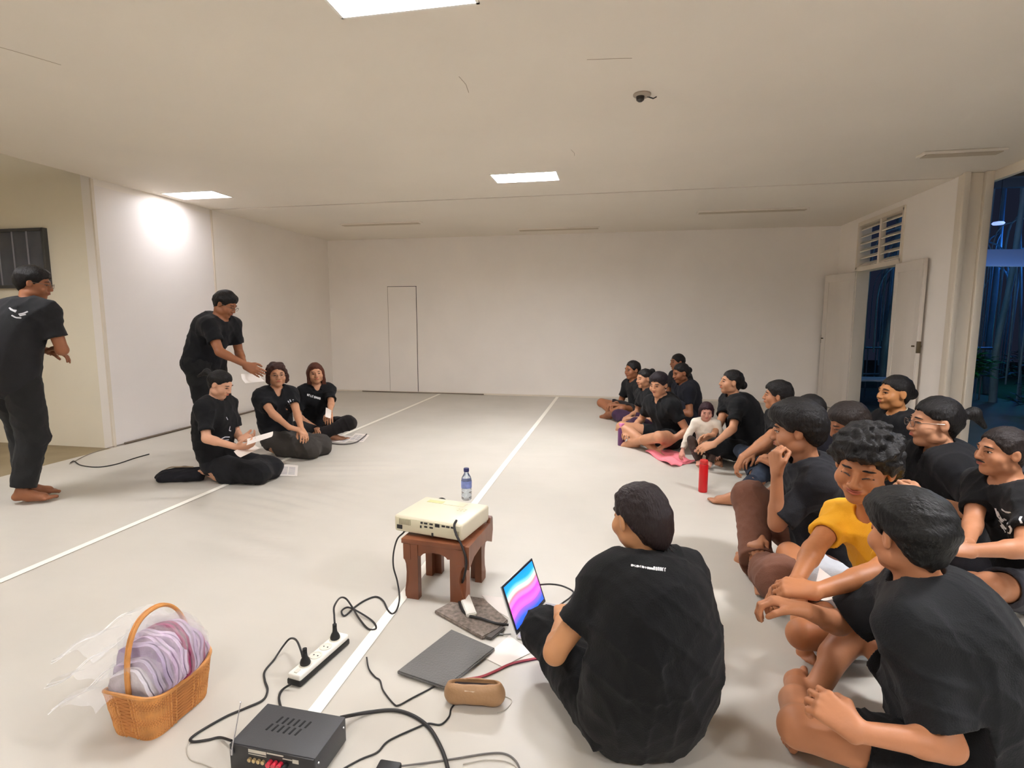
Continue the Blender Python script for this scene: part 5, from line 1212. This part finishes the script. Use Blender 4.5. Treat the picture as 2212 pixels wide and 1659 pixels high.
P['O'] = person('pensive man in dark tee and brown trousers, hand at his chin', (1718, 871), 2.75, 96, pz=.10, lf=.12, hs=1.16, nd=.02, legs={'R': ((-.06, .36, .10), (.8, .3, .8)), 'L': ((.08, .34, .065), (-1, .25, .2))}, foot=CROSSF, s=1.0,
    hands={'L': W_(1678, 1020, 2.62), 'R': (.02, .34, .22)}, elb={'L': (-.1, .6, -1)}, wrist={'L': ((.25, .1, 1), (.4, -1, .2)), 'R': ((-1, .5, -.3), (0, -.3, -1))}, curl=1.1, look=(-22, -8, 0), skin=TAN, hair='mop', shirt=(30, 30, 34), pants=(112, 74, 58), pants_r=1.55, vox=.0075, hv=.0048, neckcut='round', sleeve=.9, loose=.03)
P['S'] = person('man with a moustache and receding hair in printed black tee at the right edge', (2172, 922), 2.52, 92, pz=.10, lf=.12, legs={'R': ((-.05, .34, .06), (1, .25, .3)), 'L': ((.06, .40, .065), (-1, .3, .45))}, foot=CROSSF,
    hands={'L': W_(2095, 1190, 2.2), 'R': W_(2090, 1175, 2.38)}, elb={'L': (-.5, -.6, -.5)}, wrist={'L': ((.1, 1, .15), (.5, 0, -.8)), 'R': ((-.1, 1, .15), (-.5, 0, -.8))}, curl=.9, look=(2, 0, 0), skin=TAN, hair='thin', haircol=(34, 26, 24), shirt=(12, 12, 14), shorts=(48, 48, 54, .78), vox=.0075, hv=.0042, moustache=True, s=1.0, sleeve=.7)
P['T'] = person('laughing boy with curly dark hair in yellow tee and pale shorts', (1878, 938), 2.08, 92, pz=.10, lf=.10, ls=-.04, tw=24, s=1.0, hs=1.17, nd=.055, legs={'R': ((.02, .34, .07), (1, .3, .4)), 'L': ((.14, .20, .065), (-.6, 1, .15))}, foot=CROSSF,
    hands={'R': W_(1712, 1268, 1.95), 'L': W_(1735, 1290, 1.78)}, elb={'R': (.7, .1, -.3), 'L': (-.8, -.2, -.5)}, wrist={'R': ((-.3, 1, -.3), (-.5, -.2, -1)), 'L': ((.5, 1, -.1), (.4, -.2, -1))}, curl=.7, look=(52, -12, -6), skin=(184, 120, 78), hair='curly', shirt=(232, 168, 36), shorts=(196, 200, 206, .84), vox=.007, hv=.0038, eyes='closed', smile=True, sleeve=.62)
P['V'] = person('woman in black tee seen from behind, working at the laptop on the floor', (1376, 1043), 1.80, 24, pz=.10, lf=.07, ls=.045, s=.98, shoulders=.140, legs={'R': ((.02, .17, .06), (.3, 1, .1)), 'L': ((.06, .13, .065), (-.25, 1, .15))}, foot={'R': ((-.3, 1, -.15), (0, .2, 1)), 'L': ((.6, 1, -.15), (0, .2, 1))},
    hands={'L': W_(1215, 1335, 1.98), 'R': (.10, .36, .25)}, elb={'L': (-.8, -.4, -.8), 'R': (.3, -.4, -.8)}, look=(16, -10, 0), skin=(196, 140, 96), hair='lowbun', haircol=(38, 28, 28), shirt=(12, 12, 13), pants=(15, 15, 16), pants_r=1.3, vox=.0056, hv=.0038, fem=True, bulk=1.15, sleeve=.62, loose=.03, slouch=.07)
P['U'] = person('boy with thick black hair seen from behind in dark tee and black shorts', (1962, 1066), 1.62, 62, pz=.10, lf=.12, s=1.0, hs=1.06, legs={'R': ((.0, .38, .08), (1, .25, .5)), 'L': ((.08, .44, .07), (-1, .45, .3))}, foot=CROSSF,
    hands={'R': W_(1740, 1318, 1.72), 'L': W_(1850, 1580, 1.38)}, elb={'R': (.8, -.2, -.5), 'L': (-.25, -.5, -1)}, wrist={'R': ((-.1, 1, .1), (-.3, 0, -1)), 'L': ((.3, 1, .3), (.6, .3, -.6))}, curl=.75, look=(-36, -6, 0), skin=(190, 128, 90), hair='mop', haircol=(26, 25, 24), shirt=(26, 27, 29), shorts=(14, 14, 15, .62), vox=.0056, hv=.0038, sleeve=.86, loose=.03, bulk=1.08)
# ---------------------------------------------------------------- prints, papers in hands, jewellery
def print_px(info, strokes, w=.003, colour=(232, 232, 232), name='shirt_print'):
    """ribbons laid on the shirt where the photographed strokes fall"""
    so = [c for c in info['root'].children if c.name.startswith('shirt')][0]
    bvh = BVHTree.FromPolygons([v.co for v in so.data.vertices], [p.vertices for p in so.data.polygons])
    Mi = info['M'].inverted(); o = Mi @ Vector((0, 0, CAM_H)); mb = MB()
    for st in strokes:
        pts = []; dn = []
        for a, b_ in zip(st, st[1:]):
            for t in (0, .5): dn.append((a[0] + (b_[0] - a[0]) * t, a[1] + (b_[1] - a[1]) * t))
        dn.append(st[-1])
        for (x, y) in dn:
            q = Mi @ PD(x, y, 2.0); hit = bvh.ray_cast(o, (q - o).normalized())
            if hit[0] is not None: pts.append((hit[0] + hit[1] * .0012, hit[1]))
        for (p, n), (q, m_) in zip(pts, pts[1:]):
            t = q - p
            if t.length < 1e-5 or t.length > .08: continue
            sd = t.cross(n).normalized() * w * .5; a = [mb.bm.verts.new(x) for x in (p - sd, p + sd, q + sd, q - sd)]; c = [mb.bm.verts.new(x - n * .0016) for x in (p - sd, p + sd, q + sd, q - sd)]
            mb.bm.faces.new(a); mb.bm.faces.new(c[::-1])
            for i in range(4): mb.bm.faces.new((a[i], c[i], c[(i + 1) % 4], a[(i + 1) % 4]))
    if len(mb.bm.faces): return mb.build(name, mat('print_%d' % colour[0], colour, .7), info['root'], smooth=False)
rl = random.Random(5)
def lettering(x0, y0, x1, y1, n, h):
    out = []
    for k in range(n):
        t = k / (n - 1); x = x0 + (x1 - x0) * t; y = y0 + (y1 - y0) * t; s_ = (x1 - x0) / n
        out.append([(x, y - h), (x, y + h)]); q = rl.choice((-1, 0, 1)); out.append([(x, y + q * h), (x + s_ * .55, y + q * h)])
        if rl.random() < .5: out.append([(x + s_ * .55, y - h), (x + s_ * .55, y + h)])
    return out
print_px(P['V'], lettering(1364, 1221, 1410, 1229, 13, 2.0) + lettering(1412, 1228, 1436, 1231, 6, 3.4), .0022)
print_px(P['A'], [[(20, 665), (28, 670), (36, 671)], [(22, 668), (34, 674)], [(40, 679), (50, 677), (60, 673)], [(42, 682), (56, 679)], [(25, 681), (34, 686), (46, 687)]], .009, (190, 190, 192))
print_px(P['S'], [[(2150, 1098), (2156, 1116), (2166, 1128)], [(2154, 1104), (2162, 1120), (2176, 1130), (2184, 1142), (2182, 1152), (2172, 1150), (2162, 1134)], [(2158, 1124), (2170, 1140), (2178, 1146)], [(2164, 1100), (2172, 1106), (2184, 1108)], [(2168, 1120), (2180, 1128)], [(2206, 1116), (2203, 1122), (2207, 1130)]], .0075, (206, 206, 206))
print_px(P['E'], lettering(664, 853, 690, 861, 8, 2.2), .006)
print_px(P['D'], [[(622, 866), (627, 873)], [(626, 863), (631, 873)], [(633, 863), (634, 872)], [(622, 874), (633, 874)]], .010, (200, 204, 212))
print_px(P['C'], [[(489, 901), (492, 907)], [(497, 921), (495, 930), (499, 931)], [(478, 948), (486, 944), (496, 944)], [(482, 951), (494, 950)]], .007, (196, 196, 204))

def held_page(pts, label, lines=0, curl_=.01):
    """pts: four corners (photo x, y, distance)"""
    q = [PD(*p) for p in pts]; n = (q[1] - q[0]).cross(q[3] - q[0]).normalized(); b = MB()
    b.grid(lambda u, v: (q[0].lerp(q[1], u)).lerp(q[3].lerp(q[2], u), v) + n * curl_ * math.sin(math.pi * v), 8, 8, .0007)
    o = b.build('paper_sheet', mat('paper', (236, 228, 220), .7)); tag(o, label, 'paper')
    if lines:
        b = MB()
        for s_ in (1, -1):
            for k in range(lines):
                v = .15 + .7 * k / lines
                a = [(q[0].lerp(q[1], u)).lerp(q[3].lerp(q[2], u), vv) + n * (curl_ * math.sin(math.pi * vv) + s_ * .0014) for u, vv in ((.12, v), (.5 + .35 * ((k * 7) % 3) / 2, v), (.5 + .35 * ((k * 7) % 3) / 2, v + .03), (.12, v + .03))]
                b.bm.faces.new([b.bm.verts.new(x) for x in a])
        b.build('printed_lines', mat('ink_grey', (120, 118, 132), .8), o, smooth=False)
    return o
held_page([(534, 948, 4.32), (590, 932, 4.38), (586, 944, 4.12), (532, 962, 4.06)], 'white page held up by the kneeling woman')
held_page([(505, 975, 4.25), (545, 955, 4.45), (562, 968, 4.35), (520, 988, 4.15)], 'second white page resting on the lap of the kneeling woman')
held_page([(520, 808, 4.85), (560, 806, 5.15), (572, 824, 5.15), (530, 828, 4.85)], 'white page handed over by the bending person in shorts')
held_page([(704, 880, 5.70), (716, 886, 5.70), (714, 904, 5.66), (702, 900, 5.66)], 'small white slip held by the long haired woman')
held_page([(1755, 1290, 1.98), (1770, 1226, 2.14), (1818, 1256, 2.04), (1800, 1294, 1.92)], 'printed white page leaning behind the arms of the laughing boy', 5)
g0 = G(2140, 1210, .002)
o = MB().box((0, 0, .002), (.21, .29, .002), Matrix.Rotation(.5, 3, 'Z')).build('paper_sheet', mat('paper', (236, 228, 220), .7), smooth=False); o.location = G(1985, 1275, 0) + Vector((.06, .06, .001)); tag(o, 'white page on the floor between the laughing boy and the moustached man', 'paper')
# necklace
i = P['Q']; b = MB(); s_ = i['s']
b.tube([i['NB'] + Vector((.062 * math.cos(a), .012 + .058 * math.sin(a), .022 - .030 * math.sin(a) )) * s_ for a in np.linspace(0, 2 * math.pi, 25)], .0045 * s_, 6, caps=False)
b.build('necklace', mat('pale_necklace', (196, 180, 150), .3), i['root'])
# headband-free fringe detail for the child

print('TRIS', sum(sum(len(p.vertices) - 2 for p in o.data.polygons) for o in SC.objects if o.type == 'MESH'))
